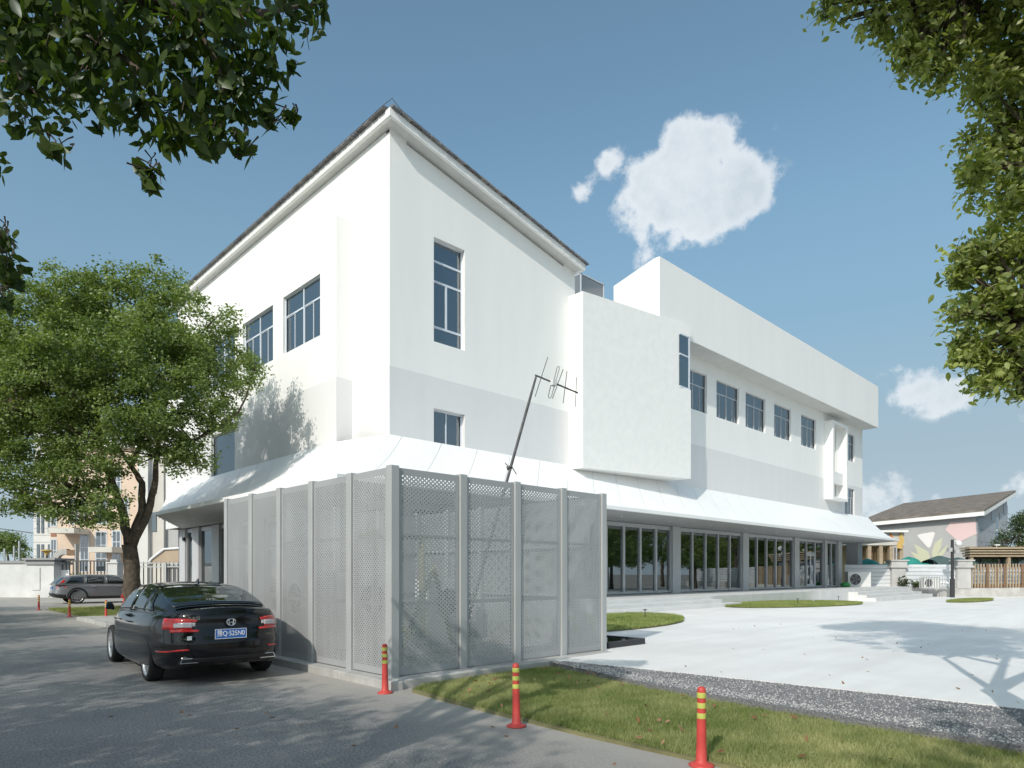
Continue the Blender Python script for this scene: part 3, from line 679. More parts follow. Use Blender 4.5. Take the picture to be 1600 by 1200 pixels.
def panel(pf, s0, s1):
    mb = MB(); mb.sm = True; vs = []; K = 2
    for dz in (0, -.035):
        for i in range(NQ+1):
            q = i/NQ
            for j in range(K+1): vs.append(pf(s0+(s1-s0)*j/K, q, dz+ (.012*math.sin(math.pi*j/K)*math.sin(math.pi*q) if dz == 0 else 0)))
    w = K+1; n1 = (NQ+1)*w; fs = []
    for i in range(NQ):
        for j in range(K):
            a = i*w+j; fs.append((a, a+1, a+w+1, a+w)); fs.append((n1+a, n1+a+w, n1+a+w+1, n1+a+1))
    for i in range(NQ): fs.append((i*w, i*w+w, n1+i*w+w, n1+i*w)); fs.append((i*w+K, n1+i*w+K, n1+i*w+w+K, i*w+w+K))
    for j in range(K): fs.append((j, n1+j, n1+j+1, j+1)); fs.append((NQ*w+j, NQ*w+j+1, n1+NQ*w+j+1, n1+NQ*w+j))
    mb.add(vs, fs); o = P('canopy_panel', mb, M_MEMB, can)
    mb2 = o.modifiers.new('e', 'EDGE_SPLIT'); mb2.split_angle = math.radians(50); return o
LF = fx1-fx0; s = 0; seams = [0.0]
x = 13.43
while x < 61.2: seams.append((x-fx0)/LF); x += 1.757
seams.append(1.0)
for a, b in zip(seams[:-1], seams[1:]): panel(fpt, a+.009/LF, b-.009/LF)
LL = ly1-ly0; seams = [0.0, .33/LL]; y = WY+.33
ys = [21.7]
while ys[-1] < 40.2: ys.append(ys[-1]+1.7)
for y in ys: seams.append(min(1, (y-ly0)/LL))
seams = sorted(set(seams))
for a, b in zip(seams[:-1], seams[1:]):
    if b-a > .002: panel(lpt, a+.009/LL, b-.009/LL)
# outer edge trim
mb = MB(); mb.box(EX-.03, 58.0, EY-.03, EY+.05, 4.14, 4.285); mb.box(EX-.03, EX+.05, EY+.05, 31.8, 4.14, 4.285)
P('edge_trim', mb, M_MEMB, can)
mb = MB(); mb.add([(58.0, EY, 4.14), (61.35, WY, 4.14), (61.35, WY, 4.2), (58.0, EY, 4.28)], [(0, 1, 2, 3)])
mb.add([fpt(1, i/NQ) for i in range(NQ+1)]+[(61.35, WY, 4.16)], [tuple(range(NQ+2))])
mb.add([lpt(1, i/NQ) for i in range(NQ+1)]+[(WX, 40.4, 4.16)], [tuple(range(NQ+2))]); P('canopy_end', mb, M_MEMB, can)
for i in range(8):   # soffit boards
    y = EY+.06+i*.405; s_ = (y-EY)/(WY-EY); P('soffit_board', MB().box(EX+.1+(WX-EX)*s_, 58.0+3.3*s_, y, y+.375, 4.125, 4.157), M_SLAT, can)
for i in range(9):
    x = EX+.06+i*.405; s_ = (x-EX)/(WX-EX); P('soffit_board', MB().box(x, x+.375, EY+.1+(WY-EY)*s_, 31.8+8.6*s_, 4.125, 4.157), M_SLAT, can)
sm = MB()
for i, x in enumerate(np.arange(20, 57, 3.9)): sm.lathe([(.0, 0), (.07, 0), (.07, .03)], (x, 17.6, 4.09), 10)
P('downlight', sm, M_TRIM, can)
box_cam = P('wall_camera', MB().box(WX-.12, WX-.03, 39.7, 39.95, 3.45, 3.65), M_BLACK)
# ------------------------------------------------------------------ perforated screen enclosure
PW, PH, PB = 1.045, 2.985, .135       # panel width, height, bottom
def perf_mesh():
    """sheet with real round holes: columns of cells, every second column shifted half a cell"""
    cw, ch, r = .0365, .060, .0125
    nx = int((PW-.06)/cw); nz = int((PH-.12)/ch); x0 = (PW-nx*cw)/2; z0 = (PH-nz*ch)/2
    V = []; F = []
    cell = [(0, 0), (.5, 0), (1, 0), (1, .5), (1, 1), (.5, 1), (0, 1), (0, .5)]
    for i in range(nx):
        off = ch/2 if i % 2 else 0; n_ = nz-(1 if i % 2 else 0)
        for j in range(n_):
            cx = x0+i*cw; cz_ = z0+off+j*ch; n = len(V)
            for a, b in cell: V.append((cx+a*cw, 0, cz_+b*ch))
            for k in range(8):
                an = math.pi*1.25+k*math.pi/4; V.append((cx+cw/2+r*math.cos(an), 0, cz_+ch/2+r*math.sin(an)))
            for k in range(8): F.append((n+k, n+(k+1) % 8, n+8+(k+1) % 8, n+8+k))
        if i % 2:
            for a, b in ((0, off), (off+n_*ch, nz*ch)): n = len(V); V += [(x0+i*cw, 0, z0+a), (x0+i*cw+cw, 0, z0+a), (x0+i*cw+cw, 0, z0+b), (x0+i*cw, 0, z0+b)]; F.append((n, n+1, n+2, n+3))
    x1 = x0+nx*cw; z1 = z0+nz*ch
    for q in ((0, x0, 0, PH), (x1, PW, 0, PH), (x0, x1, 0, z0), (x0, x1, z1, PH)):
        n = len(V); V += [(q[0], 0, q[2]), (q[1], 0, q[2]), (q[1], 0, q[3]), (q[0], 0, q[3])]; F.append((n, n+1, n+2, n+3))
    # folded edges
    n = len(V); d = .03
    for a, b in (((0, 0), (PW, 0)), ((PW, 0), (PW, PH)), ((PW, PH), (0, PH)), ((0, PH), (0, 0))):
        n = len(V); V += [(a[0], 0, a[1]), (b[0], 0, b[1]), (b[0], d, b[1]), (a[0], d, a[1])]; F.append((n, n+1, n+2, n+3))
    me = bpy.data.meshes.new('perforated_panel'); me.from_pydata(V, [], F); me.materials.append(M_GALV); me.update(); return me
PM = perf_mesh()
post_me = MB().box(-.07, .07, -.07, .07, 0, 3.035).mesh('post', [M_POST])
enc = thing('perforated_enclosure', 'tall grey perforated metal screen enclosure standing in front of the white building', 'screen enclosure', (ENX0, ENY0, 0))
def epart(name, me, loc, rz=0, sx=1):
    o = link(name, me); o.parent = enc; o.location = (loc[0]-ENX0, loc[1]-ENY0, loc[2]); o.rotation_euler = (0, 0, rz); return o
xs = [5.385, 6.66, 7.85, 9.03, 10.20]; ysn = [7.985, 9.06, 10.29, 11.50, 12.72, 13.95]
def add_post(x, y):
    o = epart('post', post_me, (x, y, .11)); add_bevel(o, .006, 1)
for x in xs: add_post(x, 7.975)
for y in ysn[1:]: add_post(5.375, y)
for x in xs[1:]: add_post(x, 13.95)
for y in ysn[1:-1]: add_post(10.2, y)
def add_panel(p, d, width):
    o = epart('perforated_panel', PM, p, d); o.scale = (width/PW, 1, 1); return o
for a, b in zip(xs[:-1], xs[1:]):
    add_panel((a+.08, 7.94, PB), 0, b-a-.16); 
for a, b in zip(xs[1:-1], xs[2:]): add_panel((b-.08, 13.98, PB), math.pi, b-a-.16)
for a, b in zip(ysn[:-1], ysn[1:]):
    add_panel((5.34, b-.08, PB), -math.pi/2, b-a-.16)
    add_panel((10.235, a+.08, PB), math.pi/2, b-a-.16)
def rail(*q): o = box('rail', M_POST, enc, *q); o.location = (-ENX0, -ENY0, 0)
for z in (1.13, 2.12):
    for a, b in zip(xs[:-1], xs[1:]): rail(a+.08, b-.08, 7.985, 8.025, z, z+.05); rail(a+.08, b-.08, 13.9, 13.94, z, z+.05)
    for a, b in zip(ysn[:-1], ysn[1:]): rail(5.385, 5.425, a+.08, b-.08, z, z+.05); rail(10.15, 10.19, a+.08, b-.08, z, z+.05)


# plant standing inside the enclosure
def ac_mesh_parts(root, w, h, d, fan_r, fans=((.62, .5),), col=M_ACW):
    box('casing', col, root, -w/2, w/2, -d/2, d/2, 0, h, .015)
    for fx, fz in fans:
        mb = MB(); cx = -w/2+fx*w*.62; cz_ = h*fz
        mb.lathe([(fan_r, 0), (fan_r+.02, -.02), (fan_r+.02, -.03), (fan_r-.01, -.03)], (cx, -d/2, cz_), 24, 'y')
        g = mb.build('fan_ring', M_ACW, root)
        mb = MB(); mb.lathe([(0.001, -.004), (fan_r, -.004)], (cx, -d/2, cz_), 24, 'y'); mb.build('fan_opening', M_DARK, root)
        mb = MB()
        for k in range(5):
            a = k*2*math.pi/5; p = [(cx+rr_*math.cos(a+da), -d/2-.008-.01*k_, cz_+rr_*math.sin(a+da)) for k_, (rr_, da) in enumerate(((.02, 0), (fan_r*.92, -.25), (fan_r*.92, .35), (.03, .5)))]
            mb.add(p, [(0, 1, 2, 3)])
        mb.build('fan_blades', MATS['dark_metal'] if False else mat('grey_fan', (.16, .16, .17), .5), root)
        mb = MB()
        for k in range(4): rk = fan_r*(k+1)/4.2; mb.tube([(cx+rk*math.cos(a), -d/2-.035, cz_+rk*math.sin(a)) for a in np.linspace(0, 2*math.pi, 17)], .004, 4, False)
        mb.build('fan_guard', M_ALU, root)
for i, (x, y, rz, w, h, lab) in enumerate(((6.1, 11.9, -math.pi/2, 1.3, 1.55, 'tall grey plant unit seen through the left side of the perforated screen'),
                                          (7.2, 11.6, 0, 1.1, 1.5, 'white plant unit standing inside the perforated enclosure near its middle'),
                                          (8.75, 11.2, 0, .95, 1.35, 'white plant unit standing inside the perforated enclosure near its right end'))):
    t = thing('condenser_unit', lab, 'air conditioner', (x, y, .12), rz, 'plant units inside the perforated enclosure'); ac_mesh_parts(t, w, h, .5, .3, ((.8, .65),), MATS['painted_soffit'] if i == 0 else M_ACW)
tag(MB().tube([(6.0, 9.4, .12), (6.0, 9.4, 2.3), (6.4, 10.6, 2.3), (8.0, 10.8, 2.3), (8.0, 10.8, .3)], .06, 8).build('pipework', M_YPIPE), 'upright yellowish pipe looping over inside the perforated enclosure', 'pipes')
mb = MB(); mb.tube([(6.3, 9.2, .12), (7.6, 9.9, 1.7), (8.3, 10.2, .2)], .05, 8); tag(mb.build('pipework', M_YPIPE), 'slanting yellowish pipe low behind the front of the perforated screen', 'pipes')

# antenna on a leaning pole
ab_, at_ = att(789, 762, 13.55), att(838, 587, 14.25); dirp = (at_-ab_)
foot = ab_ - dirp*((ab_.z-.12)/dirp.z)
ant = thing('antenna', 'old rooftop antenna with thin rods on a leaning metal pole above the perforated screen', 'antenna', foot)
def aw(mb, name, m):
    mb.v = [tuple(Vector(v)-foot) for v in mb.v]; return mb.build(name, m, ant)
M_RUST = mat('weathered_steel', (.11, .11, .11), .6, metal=.5, noise=(6, .4, 4))
aw(MB().tube([foot, ab_+dirp*.75, at_], [.032, .030, .022], 8), 'pole', M_RUST)
b0, b1 = att(836, 586, 14.25), att(903, 614, 14.6)
aw(MB().tube([b0, b1], .018, 6), 'boom', M_RUST)
for (x0, y0, x1, y1) in ((856, 558, 836, 620), (880, 577, 863, 623), (886, 580, 880, 630), (901, 589, 899, 636)):
    t = 14.25+.35*((x0+x1)/2-836)/67
    aw(MB().tube([att(x0, y0, t), att(x1, y1, t)], .0085, 5), 'rod', M_RUST)
lp = [(866, 598), (870, 576), (871.5, 573), (873, 573.5), (874, 577), (864, 617), (862.5, 621.5), (859, 622.5), (856.5, 619), (858, 612), (866, 598)]
lp = [(865, 597), (870.5, 574), (872, 572), (874.5, 574), (873.5, 578), (862, 618), (860, 622), (857.5, 621.5), (857, 618), (862, 597)]
aw(MB().tube([att(x, y, 14.4) for x, y in lp], .0085, 5), 'folded_rod', M_RUST)
c = att(864.5, 597.5, 14.38); aw(MB().box(c.x-.06, c.x+.06, c.y-.05, c.y+.05, c.z-.07, c.z+.07), 'junction_box', M_ACW)
c = att(796, 730, 13.7); aw(MB().tube([att(789, 723, 13.7), att(799, 735, 13.7)], .01, 5).tube([att(799, 728, 13.7), att(807, 741, 13.7)], .01, 5).tube([att(792, 732, 13.66), att(800, 729, 13.66)], .045, 6), 'clamp', M_RUST)

# ------------------------------------------------------------------ bollards
def bollard(loc, label, lean=(0, 0)):
    t = thing('flexible_bollard', label, 'bollard', loc, random.uniform(0, 6), 'red bollards along the road edge'); t.rotation_euler = (lean[0], lean[1], t.rotation_euler.z)
    mb = MB(); mb.sm = True; mb.lathe([(0.001, 0), (.10, 0), (.105, .012), (.085, .022), (.058, .03), (.046, .05), (.041, .2)], n=18); mb.build('base', M_RED, t)
    mb = MB(); mb.sm = True; mb.lathe([(.041, .2), (.037, .40), (.0355, .60), (.0355, .635), (.031, .652), (.014, .662), (.001, .664)], n=18); mb.build('post', M_RED, t)
    for z in (.40, .485, .57):
        mb = MB(); mb.sm = True; mb.lathe([(.0385, z), (.0388, z+.003), (.0378, z+.042), (.0372, z+.045)], n=18); mb.build('reflective_band', M_YEL, t)
bollard((4.96, 7.52, .0), 'red bollard with yellow bands at the corner of the perforated screen', (.0, .02))
bollard((4.86, 4.92, .0), 'red bollard with yellow bands where road meets lawn, middle of the near three', (.012, -.01))
bollard((4.965, 2.84, .0), 'nearest red bollard with yellow bands, cut by the bottom of the picture', (-.01, .012))
bollard((5.35, 35.0, 0), 'faded red bollard at the far left end of the far grass patch')
bollard((5.35, 28.9, 0), 'faded red bollard in the middle of the near edge of the far grass patch')
bollard((6.03, 26.68, 0), 'red bollard just behind the door mirror of the black saloon')

# low dark glass skylight beside the enclosure
t = thing('ground_skylight', 'low black glazed hatch lying on the pale paving beside the perforated screen', 'skylight', (10.45, 8.0, .12))
mb = MB()
for q in ((0, 1.25, 0, .07), (0, 1.25, 2.1, 2.17), (0, .07, .07, 2.1), (1.18, 1.25, .07, 2.1)): mb.box(*q, 0, .12)
mb.build('frame', M_DARK, t); box('pane', M_GLASSD, t, .07, 1.18, .07, 2.1, .08, .10)

# path lights and lawn spots
def path_light(x, y, lab):
    z = plaza_z(x, y); t = thing('path_light', lab, 'garden light', (x, y, z), 0, 'small black path lights on the lawns')
    MB().tube([(0, 0, 0), (0, 0, .33)], .014, 6).build('stem', M_BLACK, t); MB().lathe([(.001, .37), (.075, .345), (.075, .335), (.001, .335)], n=12).build('cap', M_BLACK, t)
path_light(17.4, 11.9, 'small black path light on the near lawn at the foot of the steps')
path_light(30.6, 12.6, 'small black path light in the middle of the round far lawn')
path_light(39.6, 14.0, 'small black path light at the far right end of the round far lawn')
def spot(x, y, lab):
    t = thing('lawn_spotlight', lab, 'spotlight', (x, y, plaza_z(x, y)), .6, 'small spotlights in the lawns')
    MB().tube([(0, 0, 0), (0, 0, .1)], .012, 6).build('stem', M_ALU, t); mb = MB(); mb.lathe([(.001, -.07), (.045, -.06), (.055, .06), (.04, .07), (.001, .07)], (0, 0, .14), 10, 'x'); mb.build('head', M_ALU, t)
spot(13.2, 11.3, 'small grey spotlight on the near lawn just right of the perforated screen'); spot(35.0, 13.6, 'small spotlight towards the back of the round far lawn')
# cable loop lying on the near lawn
mb = MB(); mb.tube([(12.2, 10.9, .2), (13.4, 11.0, .21), (14.6, 10.95, .2), (15.3, 11.35, .21), (15.9, 11.9, .2), (16.4, 11.5, .2), (15.9, 11.3, .2)], .022, 6); tag(mb.build('hose', M_WHITE), 'white hose lying in a loop on the near lawn by the steps', 'hose')

# ------------------------------------------------------------------ cars
def lerp_tab(tab, x):
    if x <= tab[0][0]: return tab[0][1]
    for (a, va), (b, vb) in zip(tab[:-1], tab[1:]):
        if x <= b:
            s = (x-a)/(b-a); s = s*s*(3-2*s)*.5+s*.5; return va+(vb-va)*s
    return tab[-1][1]
def text_mesh(s, size, depth=.002):
    cu = bpy.data.curves.new('t', 'FONT'); cu.body = s; cu.size = size; cu.extrude = depth; cu.align_x = 'CENTER'; cu.align_y = 'CENTER'
    o = bpy.data.objects.new('t', cu); C.objects.link(o); bpy.context.view_layer.update()
    me = bpy.data.meshes.new_from_object(o.evaluated_get(bpy.context.evaluated_depsgraph_get())); bpy.data.objects.remove(o); bpy.data.curves.remove(cu); me.name = 'lettering'; return me
class Car:
    """car body as a surface: once round the plan outline (u), from sill to shoulder (v)"""
    def __init__(s, p): s.__dict__.update(p)
    def S(s, u, v, off=0):
        n = s.n; c, sn = math.cos(u), math.sin(u)
        e = 2/(n if sn < 0 else n*.62)
        cx = math.copysign(abs(c)**e, c); cy = math.copysign(abs(sn)**e, sn)
        a = s.W/2*lerp_tab(s.av, v); 
        L = s.L/2*(lerp_tab(s.rv, v) if cy < 0 else lerp_tab(s.fv, v))
        y = cy*L; x = cx*a
        # waist narrowing toward nose and tail
        x *= 1-.05*abs(y/(s.L/2))**3-(.05*max(0, y/(s.L/2))**4)
        zt = lerp_tab(s.top, y); zb = lerp_tab(s.bot, y)
        return Vector((x, y, zb+(zt-zb)*v))
    def Sn(s, u, v, off):
        e = 1e-3; p = s.S(u, v); a = s.S(u+e, v)-s.S(u-e, v); b = s.S(u, min(1, v+e))-s.S(u, max(0, v-e)); nn = a.cross(b)
        if nn.length < 1e-12: nn = Vector((p.x, p.y, 0))
        nn.normalize()
        if nn.dot(Vector((p.x, p.y, 0))) < 0: nn = -nn
        return p+nn*off
    def G(s, y, r, side=1, off=0):
        """greenhouse: r 0 at the belt .. 1 roof edge .. 2 roof centre"""
        zr = lerp_tab(s.roof, y); zb = lerp_tab(s.belt, y); wb = lerp_tab(s.gw, y)*s.W/2
        wr = wb - (zr-zb)*s.tumble
        if r <= 1:
            t = r; x = wb+(wr-wb)*t + .035*math.sin(math.pi*t)*min(1, (zr-zb)*3); z = zb+(zr-.035-zb)*t
        else:
            t = r-1; x = wr*math.cos(t*math.pi/2)**.75 if t < 1 else 0; z = (zr-.035)+.035*math.sin(t*math.pi/2)+.02*t
        return Vector((side*x, y, z))
    def Gn(s, y, r, side, off):
        e = 2e-3; p = s.G(y, r, side); a = s.G(y+e, r, side)-s.G(y-e, r, side); b = s.G(y, r+e, side)-s.G(y, r-e, side); nn = a.cross(b)
        if nn.length < 1e-12: nn = Vector((0, 0, 1))
        nn.normalize()
        if nn.dot(p-Vector((0, y, s.belt[0][1]-.3))) < 0: nn = -nn
        return p+nn*off
def patch(fn, us, vs_, name, m, parent, off, closed=False):
    mb = MB(); mb.sm = True; pts = [fn(u, v, off) for v in vs_ for u in us]; w = len(us)
    mb.add(pts, [(j*w+i, j*w+i+1, (j+1)*w+i+1, (j+1)*w+i) for j in range(len(vs_)-1) for i in range(w-1)])
    o = mb.build(name, m, parent); so = o.modifiers.new('t', 'SOLIDIFY'); so.thickness = .006; so.offset = 0; return o
def build_car(root, p, paint, lower=None):
    c = Car(p); NU, NV = 132, 20
    mb = MB(); mb.sm = True; vs = []; fs = []
    # rings; denser at the corners
    us = [2*math.pi*i/NU for i in range(NU)]
    for j in range(NV+1):
        for u in us: vs.append(c.S(u, j/NV))
    for j in range(NV):
        for i in range(NU): fs.append((j*NU+i, j*NU+(i+1) % NU, (j+1)*NU+(i+1) % NU, (j+1)*NU+i))
    # deck: inner rings shrinking in x only, crowned
    base = NV*NU; prev = base
    ks = (.93, .8, .55, .3, .02); crown = (.012, .026, .042, .050, .054)
    for k, cr in zip(ks, crown):
        st = len(vs)
        for u in us:
            q = c.S(u, 1); edge = 1-abs(q.y)/(c.L/2)
            vs.append(Vector((q.x*k, q.y*(1-.004*(1-k)), q.z+cr*min(1, edge*6+.15))))
        for i in range(NU): fs.append((prev+i, prev+(i+1) % NU, st+(i+1) % NU, st+i))
        prev = st
    st = len(vs)   # floor
    fs.append(tuple(reversed(range(NU))))
    mb.add(vs, fs); me = mb.mesh('body', [paint, M_BLACK])
    body = link('body', me, None, root)
    bm = bmesh.new(); bm.from_mesh(me); bmesh.ops.remove_doubles(bm, verts=bm.verts[:], dist=.0006); bmesh.ops.recalc_face_normals(bm, faces=bm.faces[:]); bm.to_mesh(me); bm.free()
    cut = MB()
    for y in (c.ra, c.fa):
        for sx in (-1, 1): cut.lathe([(.001, -.30), (c.ar, -.30), (c.ar, .30), (.001, .30)], (sx*c.W/2*.98, y, c.wr+.015), 40, 'x')
    cme = cut.mesh('cutter', [paint, M_BLACK]); bmc = bmesh.new(); bmc.from_mesh(cme); bmesh.ops.recalc_face_normals(bmc, faces=bmc.faces[:]); bmesh.ops.remove_doubles(bmc, verts=bmc.verts[:], dist=.002); bmc.to_mesh(cme); bmc.free()
    for pl in cme.polygons: pl.material_index = 1
    co = link('cutter', cme); bo = body.modifiers.new('b', 'BOOLEAN'); bo.operation = 'DIFFERENCE'; bo.object = co; bo.solver = 'EXACT'
    bpy.context.view_layer.update(); dg = bpy.context.evaluated_depsgraph_get(); 
    rootm = root.matrix_world.copy(); 
    ev = bpy.data.meshes.new_from_object(body.evaluated_get(dg)); body.modifiers.clear(); bpy.data.objects.remove(co)
    if len(ev.polygons) > 500: body.data = ev
    body.data.name = 'body'
    es = body.modifiers.new('e', 'EDGE_SPLIT'); es.split_angle = math.radians(38)
    # greenhouse shell
    mb = MB(); mb.sm = True; ysn_ = np.linspace(c.belt[0][0], c.belt[-1][0], 44); rs = [0, .2, .4, .6, .8, .92, 1, 1.08, 1.2, 1.4, 1.6, 1.8, 2.0]; vs = []; fs = []
    for y in ysn_:
        for r in rs: vs.append(c.G(y, r, 1))
        for r in rs[-2::-1]: vs.append(c.G(y, r, -1))
    w = 2*len(rs)-1
    for i in range(len(ysn_)-1):
        for j in range(w-1): fs.append((i*w+j, i*w+j+1, (i+1)*w+j+1, (i+1)*w+j))
    fs.append(tuple(range(w))); fs.append(tuple(range((len(ysn_)-1)*w, len(ysn_)*w)))
    mb.add(vs, fs); mb.build('cabin', paint, root)
    # glazing
    rw = [y for y in np.linspace(c.rwin[0], c.rwin[1], 10)]
    def across(y, k, off):   # k -1..1 across the car at constant y, above the side window line
        r = 2-abs(k)*c.rk; return c.Gn(y, r, 1 if k >= 0 else -1, off)
    patch(lambda k, y, off: across(y, k, off), np.linspace(-1, 1, 15), rw, 'rear_window', M_GLASSC, root, .006)
    patch(lambda k, y, off: across(y, k, off), np.linspace(-1, 1, 15), np.linspace(c.fwin[0], c.fwin[1], 8), 'windscreen', M_GLASSC, root, .006)
    for sx in (-1, 1):
        for (ya, yb, yta, ytb, r0, r1) in c.side:
            patch(lambda k, r, off, sx=sx, ya=ya, yb=yb, yta=yta, ytb=ytb, r0=r0, r1=r1: c.Gn((ya+(yta-ya)*(r-r0)/(r1-r0))*(1-k)+(yb+(ytb-yb)*(r-r0)/(r1-r0))*k, r, sx, off), np.linspace(0, 1, 9), np.linspace(r0, r1, 7), 'side_window', M_GLASSC, root, .007)
    # wheels
    for y in (c.ra, c.fa):
        for sx in (-1, 1):
            tw = .21; x = sx*(c.W/2-.028-tw/2); R = c.wr
            mb = MB(); mb.sm = True; h = tw/2
            mb.lathe([(R*.73, -h*.9), (R*.78, -h), (R*.93, -h), (R*.985, -h*.82), (R, -h*.5), (R, h*.5), (R*.985, h*.82), (R*.93, h), (R*.78, h), (R*.73, h*.9), (R*.73, -h*.9)], (0, 0, 0), 40, 'x')
            wo = mb.build('wheel', M_RUB, root); wo.location = (x, y, R)
            rm = MB(); rm.sm = True; xo = sx*h*.80
            rm.lathe([(R*.765, xo+sx*.012), (R*.74, xo+sx*.016), (R*.70, xo-sx*.015), (R*.67, -sx*h*.6)], (0, 0, 0), 40, 'x')
            rm.sm = False; rm.lathe([(.001, xo-sx*.012), (.045, xo-sx*.012), (.065, xo-sx*.03), (.07, xo-sx*.05)], (0, 0, 0), 20, 'x')
            for k in range(c.spokes):
                a = 2*math.pi*k/c.spokes+.2; da = .085
                for dd in ((-.11, -.20), (.11, .20)):
                    q = []
                    for xx in (xo-sx*.035, xo-sx*.008):
                        for rr_, ang in ((.05, a+dd[0]*1.5-da), (.05, a+dd[0]*1.5+da), (R*.715, a+dd[1]+.05), (R*.715, a+dd[1]-.05)):
                            q.append((xx, rr_*math.cos(ang), rr_*math.sin(ang)))
                    rm.add(q, [(0, 1, 2, 3), (7, 6, 5, 4), (0, 4, 5, 1), (1, 5, 6, 2), (2, 6, 7, 3), (3, 7, 4, 0)])
            ro = rm.build('rim', mat('alloy_rim', (.62, .63, .65), .35, metal=.6), wo)
            bk = MB(); bk.lathe([(.001, sx*h*.25), (R*.70, sx*h*.25)], (0, 0, 0), 24, 'x'); bk.build('brake_disc', M_DARK, wo)
    return c
sedan = dict(L=4.89, W=1.86, n=5.0, ra=-1.36, fa=1.47, wr=.335, ar=.375,
    av=[(0, .93), (.06, .978), (.18, .995), (.4, 1.0), (.6, .995), (.78, .985), (.9, .955), (1, .90)],
    rv=[(0, .955), (.08, .985), (.25, 1.0), (.45, .998), (.55, .985), (.75, .972), (.93, .972), (1, .955)],
    fv=[(0, .96), (.3, 1.0), (.6, .985), (1, .94)],
    top=[(-2.45, 1.045), (-2.30, 1.065), (-1.9, 1.05), (-1.2, 1.00), (0, .97), (.9, .96), (1.4, .93), (2.0, .84), (2.45, .68)],
    bot=[(-2.45, .30), (-2.1, .24), (-1, .19), (1.6, .18), (2.45, .24)],
    roof=[(-2.06, 1.09), (-1.75, 1.175), (-1.4, 1.27), (-1.0, 1.365), (-.6, 1.42), (-.1, 1.445), (.3, 1.43), (.75, 1.35), (1.2, 1.17), (1.62, .97)],
    belt=[(-2.06, 1.055), (-1.6, 1.02), (-1.2, .985), (0, .95), (.9, .94), (1.62, .90)],
    gw=[(-2.06, .70), (-1.7, .82), (-1.2, .885), (0, .90), (.9, .89), (1.62, .80)], tumble=.50, rk=.86,
    rwin=(-1.93, -.83), fwin=(.62, 1.45),
    side=[(-1.42, -.98, -1.12, -.93, .16, .90), (-.94, -.05, -.90, -.02, .13, .92), (.02, 1.12, .02, .55, .12, .91)], spokes=8)
M_CARB = mat('black_car_paint', (.003, .0035, .005), .10, spec=.5, coat=.15)
car = thing('black_saloon', 'black saloon car parked beside the perforated screen, seen from behind', 'car', (3.95, 12.15, 0), math.radians(-4.0))
k = build_car(car, sedan, M_CARB)
R2 = -math.pi/2
def rear_u(x, v):   # u whose surface x matches, on the tail
    lo, hi = (-math.pi/2, 0) if x >= 0 else (-math.pi, -math.pi/2)
    for _ in range(40):
        m = (lo+hi)/2
        if k.S(m, v).x < x: lo = m
        else: hi = m
    return (lo+hi)/2
def rx_patch(name, m, parent, x0, x1, zfun0, zfun1, off, nx=10, nz=5, th=.006):
    """patch on the tail between two x and two heights"""
    mb = MB(); mb.sm = True; pts = []
    for j in range(nz+1):
        for i in range(nx+1):
            x = x0+(x1-x0)*i/nx; z = zfun0(x)+(zfun1(x)-zfun0(x))*j/nz
            zb, zt = .29, 1.045; v = (z-zb)/(zt-zb); u = rear_u(x, v); p = k.Sn(u, v, off); pts.append(p)
    w = nx+1; mb.add(pts, [(j*w+i, j*w+i+1, (j+1)*w+i+1, (j+1)*w+i) for j in range(nz) for i in range(nx)])
    o = mb.build(name, m, parent); so = o.modifiers.new('t', 'SOLIDIFY'); so.thickness = th; so.offset = 0; return o
def ux_patch(name, m, parent, u0, u1, v0, v1, off, nu=14, nv=5, taper=0):
    return patch(lambda u, v, o_: k.Sn(u, v+taper*(u-u0)/(u1-u0), o_), np.linspace(u0, u1, nu), np.linspace(v0, v1, nv), name, m, parent, off)
for sx in (-1, 1):
    ua, ub = (rear_u(.50, .75), rear_u(.50, .75)+.62) if sx > 0 else (rear_u(-.50, .75), rear_u(-.50, .75)-.62)
    tl = ux_patch('tail_light', M_LENS, car, ua, ua+(ub-ua)*1.0, .67, .865, .010, taper=.02)
    c0 = (lambda x: .845, lambda x: .905)
    rx_patch('clear_segment', M_LENSW, tl, sx*.50, sx*.70, lambda x: .825, lambda x: .885, .016)
    rx_patch('tail_light_inner', M_LENS, car, sx*.44, sx*.66, lambda x: .90+.02*(abs(x)-.44)/.22, lambda x: .935, .010)
    rx_patch('clear_segment', M_LENSW, car, sx*.46, sx*.66, lambda x: .842, lambda x: .893, .010)
    rx_patch('lower_light_strip', M_LENS, car, sx*.42, sx*.74, lambda x: .765, lambda x: .792+.02*(abs(x)-.42)/.3, .009)
    rx_patch('reflector', M_LENS, car, sx*.55, sx*.86, lambda x: .512, lambda x: .532, .008)
    mb = MB(); z0 = .335; xo = sx*.55
    pr = [(-.12, .0), (-.095, .07), (.095, .07), (.12, .0)]
    ys_ = lambda x: k.S(rear_u(sx*.55, .20), .20).y-.004+.10*max(0, abs(x)-.55)
    outer = [(xo+a*1.0, ys_(xo+a*.9), z0+b) for a, b in pr]; inner = [(xo+a*.86, ys_(xo+a*.8)+.0, z0+.012+b*.74) for a, b in pr]; ob = [(x, y+.12, z) for x, y, z in outer]
    mb.add(outer+inner+ob, [(i, (i+1) % 4, 4+(i+1) % 4, 4+i) for i in range(4)]+[(8+i, 8+(i+1) % 4, (i+1) % 4, i) for i in range(4)])
    mb.build('exhaust_trim', M_CHROME, car); mb = MB(); mb.add([(x, y+.006, z) for x, y, z in inner], [(0, 1, 2, 3)]); mb.build('exhaust_opening', M_BLACK, car)
rx_patch('bumper_panel', M_BLACK, car, -.62, .62, lambda x: .335, lambda x: .40, .006)
